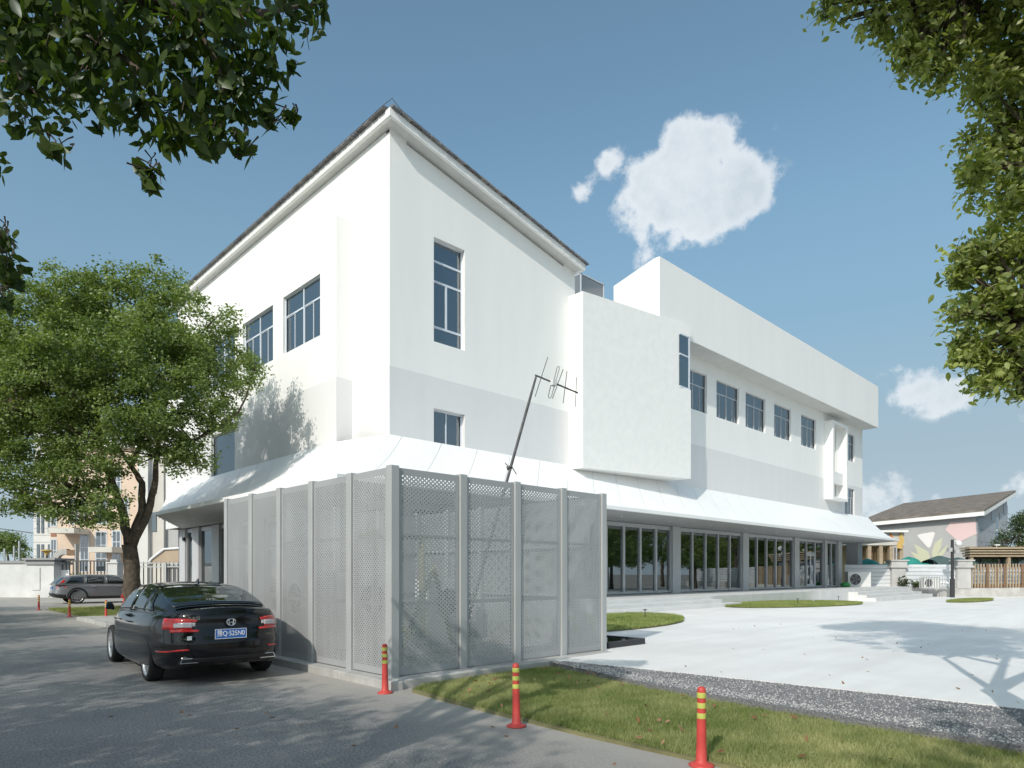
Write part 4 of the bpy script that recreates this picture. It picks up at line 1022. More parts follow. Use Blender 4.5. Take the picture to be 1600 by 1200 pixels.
rx_patch('bumper_gap', M_BLACK, car, -.90, .90, lambda x: .603+.02*abs(x), lambda x: .609+.02*abs(x), .004, nx=20)
rx_patch('boot_gap', M_BLACK, car, -.735, -.729, lambda x: .63, lambda x: .93, .004, nx=1); rx_patch('boot_gap', M_BLACK, car, .729, .735, lambda x: .63, lambda x: .93, .004, nx=1)
py_ = k.S(rear_u(0, .55), .55).y-.02
pt = box('number_plate', M_PLATE, car, -.22, .22, py_-.008, py_, .66, .80, .004)
mb = MB()
for q in ((-.22, .22, .66, .666), (-.22, .22, .794, .80), (-.22, -.214, .666, .794), (.214, .22, .666, .794)): mb.box(q[0], q[1], py_-.0105, py_-.0085, q[2], q[3])
mb.build('plate_border', M_WHITE, pt)
def put_text(s, size, x, y, z, m, par, sx=1, name='lettering'):
    o = link(name, text_mesh(s, size), m, par); o.rotation_euler = (math.pi/2, 0, 0); o.location = (x, y, z); o.scale = (sx, 1, 1); return o
put_text('豫Q·525N0', .100, 0, py_-.012, .732, M_WHITE, pt, .80)
put_text('广汽本田', .055, -.53, py_-.006, .965, M_CHROME, car, 1.0); put_text('SPORT', .030, .56, py_-.006, .70, M_CHROME, car, 1.1)
by_ = py_-.004; bd = MB()
ring = [(.060*math.cos(a)*(1+.12*math.sin(a)), by_-.012, .895+.047*math.sin(a)) for a in np.linspace(0, 2*math.pi, 21)]; bd.tube(ring, .007, 6, False)
for sx in (-1, 1): bd.tube([(sx*.036, by_-.012, .93), (sx*.024, by_-.012, .862)], .008, 6)
bd.tube([(-.026, by_-.012, .893), (.026, by_-.012, .893)], .007, 6); bd.build('badge', M_CHROME, car)
mb = MB(); mb.sm = True; pts = []     # boot lip spoiler
for j, (dy, dz) in enumerate(((.22, .012), (.10, .022), (.0, .045), (-.025, .04), (-.01, .005))):
    for i in range(17):
        x = -.67+1.34*i/16; yb = -2.29+.10*abs(x/.67)**2.2; pts.append((x, yb+dy, 1.062+dz*(1-.92*abs(x/.67)**3)-.045*abs(x/.70)**2))
mb.add(pts, [(j*17+i, j*17+i+1, (j+1)*17+i+1, (j+1)*17+i) for j in range(4) for i in range(16)]); mb.build('boot_lip', M_CARB, car)
mb = MB(); mb.sm = False; mb.add([(-.02, -.62, 1.45), (.02, -.62, 1.45), (.012, -.80, 1.43), (-.012, -.80, 1.43), (-.004, -.76, 1.52), (.004, -.76, 1.52)], [(0, 1, 5, 4), (1, 2, 5), (2, 3, 4, 5), (3, 0, 4)]); mb.build('roof_fin', M_CARB, car)
for sx in (-1, 1):
    mb = MB(); mb.hexa([(sx*.93, .80, .97), (sx*1.08, .78, .99), (sx*1.07, .90, .99), (sx*.93, .92, .97)], [(sx*.95, .82, 1.09), (sx*1.06, .80, 1.10), (sx*1.05, .88, 1.10), (sx*.95, .90, 1.09)]); mb.build('door_mirror', M_CARB, car, bevel=.025)
    for ya in (-.40, .62): MB().tube([(sx*.925, ya, .83), (sx*.945, ya+.03, .84), (sx*.945, ya+.17, .84), (sx*.925, ya+.2, .83)], .011, 6).build('door_handle', M_CARB, car)
    mb = MB(); sec = [k.Gn(y, .08, sx, .012) for y in np.linspace(-1.45, 1.3, 16)]; mb.tube(sec, .009, 5); mb.build('belt_trim', M_CHROME, car)
box('sticker', M_WHITE, car, -.585, -.525, py_+.005, py_+.008, .665, .72)

wagon = dict(L=4.94, W=1.88, n=4.6, ra=-1.42, fa=1.52, wr=.37, ar=.425,
    av=[(0, .92), (.06, .97), (.2, 1.0), (.4, 1.0), (.6, .995), (.78, .985), (.9, .965), (1, .93)],
    rv=[(0, .95), (.1, .99), (.3, 1.0), (.5, .985), (.8, .965), (1, .95)], fv=[(0, .96), (.3, 1.0), (.6, .985), (1, .95)],
    top=[(-2.47, 1.02), (-1.2, 1.03), (0, 1.01), (.9, 1.0), (1.5, .97), (2.1, .90), (2.47, .78)],
    bot=[(-2.47, .38), (-2.0, .28), (-1, .24), (1.6, .24), (2.47, .30)],
    roof=[(-2.36, 1.03), (-2.15, 1.25), (-1.95, 1.42), (-1.6, 1.49), (-.8, 1.535), (0, 1.54), (.4, 1.515), (.9, 1.40), (1.3, 1.2), (1.7, .99)],
    belt=[(-2.36, 1.0), (-1.2, 1.0), (0, .98), (.9, .97), (1.7, .93)], gw=[(-2.36, .86), (-1.2, .93), (0, .93), (.9, .92), (1.7, .84)], tumble=.34, rk=.85,
    rwin=(-2.33, -1.98), fwin=(.62, 1.55), side=[(-2.0, -1.12, -1.72, -1.10, .16, .86), (-1.04, -.16, -1.02, -.14, .13, .88), (-.06, 1.15, -.06, .55, .12, .88)], spokes=7)
M_CARG = mat('grey_car_paint', (.19, .195, .21), .3, metal=.45, coat=.8)
suv = thing('grey_estate_car', 'dark grey estate car parked by the iron gate behind the tree trunk', 'car', (9.35, 41.85, 0), math.radians(-90))
ks = build_car(suv, wagon, M_CARG); k_old = k; k = ks
for sx in (-1, 1):
    mb = MB(); pts = [(-2.27, .80), (-1.86, .84), (-1.93, .92), (-2.12, .98), (-2.02, 1.12), (-1.93, 1.26), (-2.00, 1.27), (-2.16, 1.10), (-2.28, .93)]
    def sp(y, z, off):
        if z < 1.0: 
            zb, zt = .37, 1.02; v = (z-zb)/(zt-zb); lo, hi = (-math.pi/2, 0) if sx > 0 else (-math.pi, -math.pi/2)
            for _ in range(30):
                m = (lo+hi)/2; yy_ = ks.S(m, v).y
                if (yy_ < y) == (sx > 0): lo = m
                else: hi = m
            return ks.Sn((lo+hi)/2, v, off)
        r = (z-1.0)/max(.05, lerp_tab(wagon['roof'], y)-1.035); return ks.Gn(y, min(r, .98), sx, off)
    vs = [sp(y, z, .012) for y, z in pts]; mb.add(vs, [(0, 1, 2, 3, 8), (3, 4, 7, 8), (4, 5, 6, 7)]); o = mb.build('tail_light', M_LENS, suv); so = o.modifiers.new('t', 'SOLIDIFY'); so.thickness = .012
    for yc in (ks.ra, ks.fa):
        arc = [Vector((sx*(ks.W/2+.004), yc+0.44*math.cos(a), .385+0.44*math.sin(a))) for a in np.linspace(-.2, math.pi+.2, 19)]
        MB().tube(arc, .042, 6).build('wheel_arch_trim', M_BLACK, suv)
    box('sill_trim', M_BLACK, suv, sx*.905, sx*.955, ks.ra+.45, ks.fa-.45, .27, .40, .02)
    for ya in (-.75, .42): box('door_handle', M_CHROME, suv, sx*.925, sx*.96, ya, ya+.2, .90, .925, .008)
    mb = MB(); mb.hexa([(sx*.93, .75, 1.0), (sx*1.09, .74, 1.02), (sx*1.07, .90, 1.02), (sx*.93, .92, 1.0)], [(sx*.95, .78, 1.14), (sx*1.08, .76, 1.15), (sx*1.06, .88, 1.15), (sx*.95, .90, 1.14)]); mb.build('door_mirror', M_CARG, suv, bevel=.02)
    mb = MB(); mb.tube([ks.Gn(y, 1.08, sx, .03) for y in np.linspace(-1.7, .3, 12)], .012, 6); mb.build('roof_rail', M_ALU, suv)
ur = [u for u in np.linspace(-math.pi, 0, 400) if ks.S(u, .15).y < -1.90]
patch(lambda u, v, off: ks.Sn(u, v, off), np.linspace(ur[0], ur[-1], 60), np.linspace(.01, .30, 5), 'bumper_cladding', M_BLACK, suv, .008)
box('number_plate', M_PLATE, suv, -.22, .22, -2.415, -2.40, .78, .90); box('exhaust_trim', M_CHROME, suv, .45, .72, -2.45, -2.40, .33, .39, .01); box('exhaust_trim', M_CHROME, suv, -.72, -.45, -2.45, -2.40, .33, .39, .01)

# hydrant
hy = thing('fire_hydrant', 'red fire hydrant beside the tree trunk behind the black saloon', 'hydrant', (9.42, 37.9, 0))
mb = MB(); mb.sm = True; mb.lathe([(.001, 0), (.17, 0), (.17, .04), (.11, .05), (.10, .5), (.15, .52), (.15, .56), (.12, .60), (.10, .68), (.04, .74), (.03, .80), (.001, .80)], n=16); mb.build('body', M_HYD, hy)
for sx in (-1, 1): MB().lathe([(.001, sx*.09), (.06, sx*.09), (.06, sx*.19), (.001, sx*.19)], (0, 0, .42), 10, 'x').build('outlet', M_HYD, hy)
MB().lathe([(.001, -.09), (.08, -.09), (.08, -.2), (.001, -.2)], (0, 0, .33), 10, 'y').build('outlet', M_HYD, hy)
# ------------------------------------------------------------------ foliage
def leaves_mesh(name, pos, size, mats, shape='rhomb', rng=RNG, up=.55, tintbase=None, droop=0.0):
    """pos (n,3), size (n,) -> one mesh of separate small leaves, each folded along its midrib"""
    n = len(pos); d = rng.normal(size=(n, 3)); d[:, 2] = d[:, 2]*.6-droop; d /= np.linalg.norm(d, axis=1)[:, None]
    nr = rng.normal(size=(n, 3))*(1-up)+np.array([-.25, -.15, 1.0])*up; nr -= (nr*d).sum(1)[:, None]*d; nr /= np.linalg.norm(nr, axis=1)[:, None]+1e-9
    sd_ = np.cross(d, nr); s = size[:, None]
    if shape == 'rhomb': loc = [(-.5, 0, 0), (0.02, .35, -.07), (.55, 0, -.05), (0.02, -.35, -.07)]; faces = [(0, 1, 2), (0, 2, 3)]
    elif shape == 'leaf': loc = [(-.5, 0, 0), (-.28, .22, -.02), (.08, .27, -.05), (.62, 0, -.12), (.08, -.27, -.05), (-.28, -.22, -.02), (0, 0, .03)]; faces = [(0, 1, 2, 6), (6, 2, 3), (6, 3, 4), (0, 6, 4, 5)]
    else: loc = [(-.5, 0, 0), (.0, .3, 0), (.5, 0, 0), (0, -.3, 0)]; faces = [(0, 1, 2, 3)]
    k = len(loc); V = np.zeros((n, k, 3))
    for i, (a, b, c) in enumerate(loc): V[:, i] = pos+s*(a*d+b*sd_+c*nr)
    me = bpy.data.meshes.new(name); me.vertices.add(n*k); me.vertices.foreach_set('co', V.reshape(-1).astype(np.float32))
    tot = sum(len(f) for f in faces); L = np.concatenate([np.array(f) for f in faces]); li = (np.arange(n)[:, None]*k+L[None]).reshape(-1)
    me.loops.add(n*tot); me.loops.foreach_set('vertex_index', li.astype(np.int32))
    ls = np.array([len(f) for f in faces]); st = np.concatenate([[0], np.cumsum(ls)[:-1]]); starts = (np.arange(n)[:, None]*tot+st[None]).reshape(-1)
    me.polygons.add(n*len(faces)); me.polygons.foreach_set('loop_start', starts.astype(np.int32)); me.polygons.foreach_set('loop_total', np.tile(ls, n).astype(np.int32))
    me.update(calc_edges=True); me.validate()
    tb = rng.random(n)**1.3 if tintbase is None else tintbase
    at = me.attributes.new('tint', 'FLOAT', 'POINT'); at.data.foreach_set('value', np.repeat(tb, k).astype(np.float32))
    for m in mats: me.materials.append(m)
    return me
STK = None
def clumped(blobs, nclump, per, cr, rng, shell=.45, squash=.8, wexp=2.2):
    """blobs [(centre, radius)] -> leaf points gathered in twig clumps near the blob surfaces"""
    out = []; tint = []; w = np.array([r**wexp for _, r in blobs]); w /= w.sum()
    for b in rng.choice(len(blobs), nclump, p=w):
        c, r = blobs[b]; d = rng.normal(size=3); d /= np.linalg.norm(d); q = r*(1-shell*rng.random()**1.4)
        cc = np.array(c)+d*q*np.array([1, 1, squash]); m = int(per*rng.uniform(.5, 1.5)); k = cr*rng.uniform(.6, 1.3)
        if STK is not None: STK.append((cc, np.array(c)*.35+cc*.65+rng.normal(size=3)*k*.5, k))
        out.append(cc+rng.normal(size=(m, 3))*k*np.array([.6, .6, .38])); tint.append(np.clip(rng.normal(rng.uniform(.15, .75), .2, m), 0, 1))
    return np.concatenate(out), np.concatenate(tint)
def tree(name, label, base, limbs, blobs, nclump, per, cr, lsize, lmat, seed, group=None, shape='rhomb', shell=.45, extra=None, cat='tree', squash=.8, up=.55, droop=.1, wexp=2.2, sticks=False):
    global STK
    rng = np.random.default_rng(seed); base = Vector(base)
    t = thing(name, label, cat, base, 0, group)
    mb = MB(); mb.sm = True
    for pts, r0, r1 in limbs:
        n = len(pts); rs = [r0+(r1-r0)*(i/(n-1))**.8 for i in range(n)]
        fine = []; fr = []
        for i in range(n-1):
            for q in range(4):
                s = q/4; p = Vector(pts[i]).lerp(Vector(pts[i+1]), s); w = r0*.22*math.sin(math.pi*s); fine.append(p+Vector(rng.normal(size=3))*w*.5-base); fr.append(rs[i]+(rs[i+1]-rs[i])*s)
        fine.append(Vector(pts[-1])-base); fr.append(rs[-1]); mb.tube(fine, [x*rng.uniform(.94, 1.08) for x in fr], 9)
    mb.build('trunk', M_BARK, t)
    # twigs reaching into the blobs
    tw = MB()
    for c, r in blobs:
        best = min(((Vector(p)-Vector(c)).length, p) for pts, _, _ in limbs for p in pts)[1]
        for q in range(5):
            e = Vector(c)+Vector(np.clip(rng.normal(size=3), -1.3, 1.3))*r*.36; m_ = Vector(best).lerp(e, .5)+Vector(rng.normal(size=3))*r*.12
            tw.tube([Vector(best)-base, m_-base, e-base], [min(.05, .02+r*.02), .02, .006], 5, False)
    stuff(tw.build('twigs', M_BARK, t))
    STK = [] if sticks else None
    P_, ti = clumped([(tuple(Vector(c)), r) for c, r in blobs], nclump, per, cr, rng, shell, squash, wexp)
    if sticks:
        sm = MB()
        for a, b, kk in STK:
            a = Vector(a)-base; b = Vector(b)-base; sm.tube([b, a], [.006, .003], 3, False)
            for q in range(2): sm.tube([a, a+Vector(rng.normal(size=3))*kk*.7], [.003, .0015], 3, False)
        stuff(sm.build('fine_twigs', M_BARK, t))
    STK = None
    if extra: a, b = clumped([(tuple(Vector(c)), r) for c, r in extra[0]], *extra[1:], rng); P_ = np.concatenate([P_, a]); ti = np.concatenate([ti, b])
    P_ = P_-np.array(base)[None]
    me = leaves_mesh('crown', P_, lsize*rng.uniform(.65, 1.3, len(P_)), [lmat], shape, rng, tintbase=ti, up=up, droop=droop)
    o = link('crown', me, None, t); stuff(o) if False else None
    return t

# big camphor tree left of the building
TT = 23.6
def A(px, py, dt=0): return att(px, py, TT+dt)
base = att(207, 958, TT); base.z = 0.0
blobs = []
for px, py, r, dt in ((95, 478, 78, 0), (40, 520, 90, -1), (195, 480, 80, 0), (250, 455, 62, .5), (290, 520, 82, 0), (335, 560, 70, .3), (345, 500, 35, 0), (70, 600, 95, -1.5), (150, 560, 80, -2), (235, 560, 90, -1.8),
                      (300, 620, 60, -1), (340, 610, 50, 1), (20, 680, 70, -1), (60, 735, 62, -1.5), (130, 735, 60, -1.5), (165, 790, 40, -1.6), (110, 790, 36, -1.6), (260, 680, 62, -1), (290, 710, 38, -1), (225, 640, 60, -2),
                      (330, 650, 42, -.4), (385, 598, 24, -.4), (398, 570, 16, -.4), (-60, 560, 120, 0), (-90, 700, 110, 0), (150, 520, 90, 2.5), (250, 560, 90, 2.5), (60, 600, 100, 2.5), (10, 770, 45, -1), (40, 790, 30, -1), (100, 800, 26, -1.3), (150, 820, 22, -1.4), (60, 690, 90, 1), (150, 650, 90, .5), (0, 600, 100, 1), (309, 735, 16, -1), (180, 700, 45, -1.8)):
    blobs.append((A(px, py, dt), r/FOC*TT*.93))
limbs = [([base-Vector((0, 0, .2)), base+Vector((0, 0, .5)), A(206, 900), A(202, 850)], .31, .24),
         ([A(202, 850), A(192, 800), A(172, 745), A(155, 690, -.5), A(120, 625, -.8), A(85, 560, -1)], .18, .04),
         ([A(206, 850), A(222, 800), A(222, 755), A(205, 728), A(178, 690, .5), A(160, 600, 1)], .17, .04),
         ([A(207, 852), A(232, 800), A(243, 750), A(246, 700), A(262, 620, .6), A(300, 540, 1)], .16, .035),
         ([A(205, 728), A(222, 690), A(225, 640), A(220, 560, .5), A(225, 480, .7)], .10, .03),
         ([A(246, 712, -.2), A(300, 690, -.3), A(340, 668, -.4), A(372, 645, -.4), A(384, 622, -.4), A(394, 590, -.4)], .075, .02),
         ([A(155, 690, -.5), A(90, 660, -1), A(30, 640, -1)], .10, .03), ([A(172, 745), A(120, 770, -1), A(90, 790, -1.4)], .06, .02),
         ([A(155, 690), A(150, 620, .5), A(140, 520, 1)], .10, .03)]
tree('camphor_tree', 'large round-crowned green tree with forked trunk left of the white building', base, limbs, blobs, 2300, 92, .31, .102, M_LEAF, 21, shell=.55)
# white lime wash on the foot of the trunk
# tree whose shoots hang into the top left corner, close to the camera
nb = []
T1 = 3.9
for px, py, r, t in ((30, 30, 100, 4.2), (110, 40, 95, 3.9), (200, 40, 90, 3.8), (290, 50, 85, 3.7), (370, 40, 75, 3.8), (430, 70, 38, 3.9), (60, 110, 62, 4.0), (130, 120, 52, 3.8), (210, 140, 52, 3.7), (290, 150, 52, 3.7),
                     (350, 140, 48, 3.8), (400, 130, 40, 3.9), (425, 165, 18, 3.9), (455, 158, 10, 3.9), (450, 5, 55, 4.2), (505, 8, 16, 4.3), (260, 190, 26, 3.7), (330, 195, 26, 3.7), (375, 200, 20, 3.8), (235, 235, 16, 3.6), (30, 165, 24, 4.1), (88, 208, 20, 3.5), (240, 252, 12, 3.6),
                     (5, 330, 20, 4.5), (15, 375, 22, 4.5), (5, 420, 20, 4.5), (8, 390, 22, 4.6),
                     (60, -60, 120, 4.0), (200, -70, 120, 3.9), (340, -70, 100, 3.9), (-60, 30, 100, 4.2), (-70, 200, 60, 4.5), (-60, 360, 70, 4.7)):
    nb.append((att(px, py*1.08+(14 if py > 20 else 0), t), r/FOC*t*1.12))
nbase = Vector((-2.6, 3.2, 0)); rng = np.random.default_rng(5)
nt_ = thing('overhanging_tree', 'leafy branches of a near tree hanging into the top left corner', 'tree', nbase)
mb = MB(); mb.sm = True
fork = nbase+Vector((.3, 0, 3.6))
mb.tube([Vector((0, 0, -.1)), Vector((.1, 0, 1.8)), fork-nbase], [.26, .2, .17], 10)
for pts in (((100, -30, 4.1), (260, 20, 3.8), (330, 40, 3.8), (400, 60, 3.9)), ((60, 0, 4.2), (150, 60, 3.9), (220, 110, 3.8), (250, 170, 3.7)), ((-80, 60, 4.4), (10, 100, 4.1), (60, 150, 3.9)), ((-90, 200, 4.7), (-20, 300, 4.6), (5, 380, 4.5)), ((300, 30, 3.8), (340, 100, 3.8), (355, 170, 3.8)), ((260, 20, 3.8), (410, 20, 4.0), (500, 5, 4.3))):
    pp = [att(*q)-nbase for q in pts]; mb.tube([fork-nbase, (fork-nbase).lerp(pp[0], .5)+Vector((0, 0, .3))]+pp, [.09, .06]+list(np.linspace(.03, .006, len(pp))), 6)
mb.build('branch', M_BARK, nt_)
pos = []; tws = MB()
for c, r in nb:
    visible = max(12, int(190*(r/.3)**1.9))
    for q in range(visible):
        d = rng.normal(size=3); d /= np.linalg.norm(d); p = np.array(c)+d*r*rng.random()**.45*np.array([1, 1, .9]); pos.append(p)
    for q in range(5):
        e = Vector(c)+Vector(rng.normal(size=3))*r*.28; s_ = Vector(c)+Vector((rng.normal()*.05, rng.normal()*.05, r*.8+.03)); tws.tube([s_-nbase, (s_+e)/2-nbase+Vector((0.02, 0, .03)), e-nbase], [.006, .004, .002], 4, False)
twig = stuff(tws.build('twigs', M_BARK, nt_))
pos = np.array(pos)
# sprays of large leaves that hang clear of the mass are leaves of their own
inview = []
for i, p in enumerate(pos):
    t = p[0]*FX+p[1]*FY; r = p[0]*RX+p[1]*RY; px = 800+FOC*r/t; py = HY-FOC*(p[2]-EYE)/t
    if -5 < px < 530 and -5 < py < 450: inview.append((t-.004*py, i))
inview.sort(); big = [i for _, i in inview[:300]]; bs = set(big)
LM = []
for q in range(6):
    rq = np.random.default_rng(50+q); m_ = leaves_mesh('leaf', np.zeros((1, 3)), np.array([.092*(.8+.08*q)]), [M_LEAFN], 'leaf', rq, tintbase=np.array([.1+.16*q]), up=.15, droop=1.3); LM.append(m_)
for i in big:
    o = link('leaf', LM[i % 6], None, nt_); o.location = Vector(pos[i])-nbase; o.rotation_euler = (rng.normal()*.35, rng.normal()*.35, rng.uniform(0, 6.28))
rest = np.array([p for i, p in enumerate(pos) if i not in bs])-np.array(nbase)[None]
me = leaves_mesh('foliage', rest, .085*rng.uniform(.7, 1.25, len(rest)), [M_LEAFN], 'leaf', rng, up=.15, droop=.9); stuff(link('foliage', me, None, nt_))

# tree whose bright crown fills the right edge
rb = []
for px, py, r, t in ((1330, 12, 34, 7.6), (1380, 30, 42, 7.6), (1440, 45, 58, 7.8), (1420, 90, 32, 7.6), (1480, 100, 48, 7.8), (1520, 60, 70, 8.0), (1590, 90, 80, 8.0), (1545, 150, 45, 7.8), (1600, 200, 70, 8.0), (1550, 230, 48, 7.8),
                     (1525, 270, 34, 7.6), (1590, 300, 70, 7.8), (1580, 390, 65, 7.6), (1530, 395, 42, 7.5), (1500, 430, 22, 7.5), (1540, 470, 50, 7.5), (1600, 480, 80, 7.6), (1495, 490, 16, 7.4), (1530, 540, 42, 7.5), (1590, 570, 60, 7.5), (1550, 600, 28, 7.4), (1590, 625, 18, 7.4), (1510, 560, 22, 7.4), (1292, 8, 16, 7.6),
                     (1400, -80, 100, 7.5), (1550, -60, 120, 7.6), (1700, 100, 150, 7.5), (1720, 300, 150, 7.2), (1700, 500, 140, 7.2), (1560, -250, 200, 7.0), (1350, -260, 150, 6.5), (1750, -100, 200, 7.0)):
    rb.append((att(px, py, t), r/FOC*t*.93))
rbase = Vector((6.55, .45, 0))
crown2 = [(rbase+Vector(v), r) for v, r in (((-1.6, .3, 8.2), 1.3), ((.3, .9, 9.4), 1.5), ((.6, -1.2, 9), 1.8), ((3.6, -.8, 6.5), 1.5), ((3.2, -1.9, 7.5), 1.6), ((-1.6, -2.0, 8.0), 1.2), ((1.5, -3, 7.5), 1.8))]
rl = [([rbase-Vector((0, 0, .2)), rbase+Vector((0, 0, 1.3)), rbase+Vector((.15, .1, 2.6))], .20, .16),
      ([rbase+Vector((.15, .1, 2.6)), rbase+Vector((1.2, .6, 4.2)), att(1760, 300, 7.3), att(1640, 250, 7.8)], .06, .015), ([rbase+Vector((.15, .1, 2.6)), rbase+Vector((1.9, -.4, 5)), rbase+Vector((1.9, .3, 7.5)), att(1640, -120, 7.6), att(1500, -20, 7.7)], .07, .008),
      ([rbase+Vector((1.2, .6, 4.2)), att(1700, 480, 7.3), att(1600, 500, 7.5)], .05, .012), ([rbase+Vector((.3, -.5, 4.6)), rbase+Vector((-1.5, -.2, 7.2))], .08, .03), ([rbase+Vector((.15, .1, 2.6)), rbase+Vector((1, -1.2, 5)), rbase+Vector((2, -2, 7.5))], .11, .03)]
tree('broadleaf_tree', 'sunlit tree crown filling the right edge of the view above the gravel', rbase, rl, rb, 2100, 27, .13, .080, M_LEAFR, 8, shape='leaf', shell=.9, extra=(crown2, 420, 50, .3), up=.4, droop=.5, wexp=1.7, sticks=True)

# street trees outside the frame: they shade the road and show in the glass
def street_tree(loc, label, src=None, sc=1, rz=0):
    if src is None:
        bl = [(Vector(v), r) for v, r in (((0, 0, 6.4), 2.0), ((1.6, .6, 5.6), 1.5), ((-1.5, .8, 5.8), 1.6), ((.3, -1.8, 5.7), 1.6), ((-.6, 1.9, 5.6), 1.6), ((1.7, -1.3, 6.3), 1.4), ((-1.7, -1.2, 6.4), 1.4), ((.6, 1.0, 7.8), 1.5), ((-2.6, 0, 5.0), 1.0), ((2.8, .2, 4.9), 1.0), ((.8, 2.8, 5), 1.0), ((-.3, -2.9, 4.9), 1.0))]
        lm = [([Vector((0, 0, -.2)), Vector((0, .05, 1.4)), Vector((.1, 0, 2.8))], .20, .15)]+[([Vector((.1, 0, 2.8)), Vector(v)*.5+Vector((0, 0, 1.6)), Vector(v)], .10, .02) for v, _ in bl[1:7]]
        t = tree('street_tree', label, (0, 0, 0), lm, bl, 350, 30, .30, .12, M_LEAF, 33, 'trees lining the road and the compound', shell=.6); t.location = loc
    else: t = copy_thing(src); t.location = loc; t['label'] = label
    t.scale = (sc,)*3; t.rotation_euler = (0, 0, rz); return t
st0 = street_tree((-7.2, .6, .1), 'roadside tree on the far side of the road, left of the camera', None, .95)
for i, (x, y, s_, rz_, l) in enumerate(((-6.6, 6.4, .92, 1.3, 'roadside tree across the road from the perforated screen'), (-6.4, 12.4, .9, 2.9, 'roadside tree across the road from the black saloon'), (-6.4, 19.0, .95, 4.0, 'roadside tree across the road from the large camphor tree'),
                                   (-5.0, 26.5, 1.0, 5.2, 'roadside tree across the road from the far grass patch'), (-4.6, -5.0, 1.1, .8, 'roadside tree behind the camera'), (-5.2, 34, 1.0, .3, 'roadside tree across the road from the iron gate'),
                                   (-6.9, 3.5, .9, 2.2, 'roadside tree across the road from the near bollards'), (-5.6, -2.0, .9, 4.4, 'roadside tree behind the camera, nearest the road'),
                                   (24, -6, 1.0, 1.0, 'compound tree reflected in the first glass bay'), (33, -9, 1.15, 2.0, 'compound tree reflected in the second glass bay'), (44, -8, 1.1, 3.0, 'compound tree reflected in the middle glass bay'), (54, -14, 1.3, 4.0, 'compound tree reflected beside the glass doors'), (66, -12, 1.4, 5.0, 'compound tree reflected in the last glass bay'), (80, -2, 1.5, .5, 'compound tree beyond the brown fence, reflected in the glass'), (86, -12, 1.6, 1.5, 'compound tree further along the wall, reflected in the glass'), (94, -22, 1.6, 2.5, 'tall compound tree at the end of the wall, reflected in the glass'), (84, 4, 1.3, 3.5, 'compound tree behind the pavilion, reflected in the glass'))):
    street_tree((x, y, .1 if x < 10 else -.25), l, st0, s_, rz_)

def low_tree(loc, label, src=None, sc=1, rz=0):
    if src is None:
        bl = [(Vector(v), r) for v, r in (((0, 0, 4.6), 2.2), ((1.7, .6, 3.2), 1.6), ((-1.6, .8, 3.4), 1.6), ((.3, -1.8, 3.0), 1.6), ((-.6, 1.9, 3.2), 1.6), ((.6, .6, 6.2), 1.6), ((-1, -1, 5.2), 1.5))]
        t = tree('low_crowned_tree', label, (0, 0, 0), [([Vector((0, 0, -.2)), Vector((0, .05, 1.4)), Vector((.1, 0, 4))], .22, .08)], bl, 520, 34, .34, .15, M_LEAF, 34, 'low-crowned trees behind the compound wall', shell=.6); t.location = loc
    else: t = copy_thing(src); t.location = loc; t['label'] = label
    t.scale = (sc,)*3; t.rotation_euler = (0, 0, rz); return t
lt = None
for i, (px, T_, sc) in enumerate(((1720, 60, 1.1), (1790, 62, 1.3), (1860, 59, 1.0), (1930, 63, 1.35), (2010, 60, 1.15), (2090, 62, 1.3), (2180, 60, 1.1), (2280, 61, 1.4), (2400, 60, 1.2), (1660, 66, 1.2))):
    p = att(px, 896, T_); p.z = -.3; nb_ = ('first', 'second', 'third', 'fourth', 'fifth', 'sixth', 'seventh', 'eighth', 'ninth', 'tenth')[i]
    r_ = low_tree(p, nb_+' low-crowned tree behind the long hoarding, mirrored in the glass', lt, sc, i*1.3); lt = lt or r_
for (x, y, sc, nb_) in ((46, -3.5, 1.1, 'low tree at the near end of the compound, mirrored in the first bay'), (55, -5, 1.25, 'low tree beside the compound path, mirrored in the first bay'), (63, -9, 1.3, 'low tree deeper in the compound, mirrored between the first two bays'), (70, -2, 1.3, 'low tree near the picket fence end, mirrored in the second bay'), (76, -14, 1.5, 'tallest low-crowned tree deep in the compound, mirrored in the first bays'), (52, -12, 1.4, 'low tree behind the compound path, mirrored in the first bay'), (37, -12, 1.3, 'low tree by the road bend, mirrored at the edge of the screen')):
    low_tree((x, y, -.3), nb_, lt, sc, x)
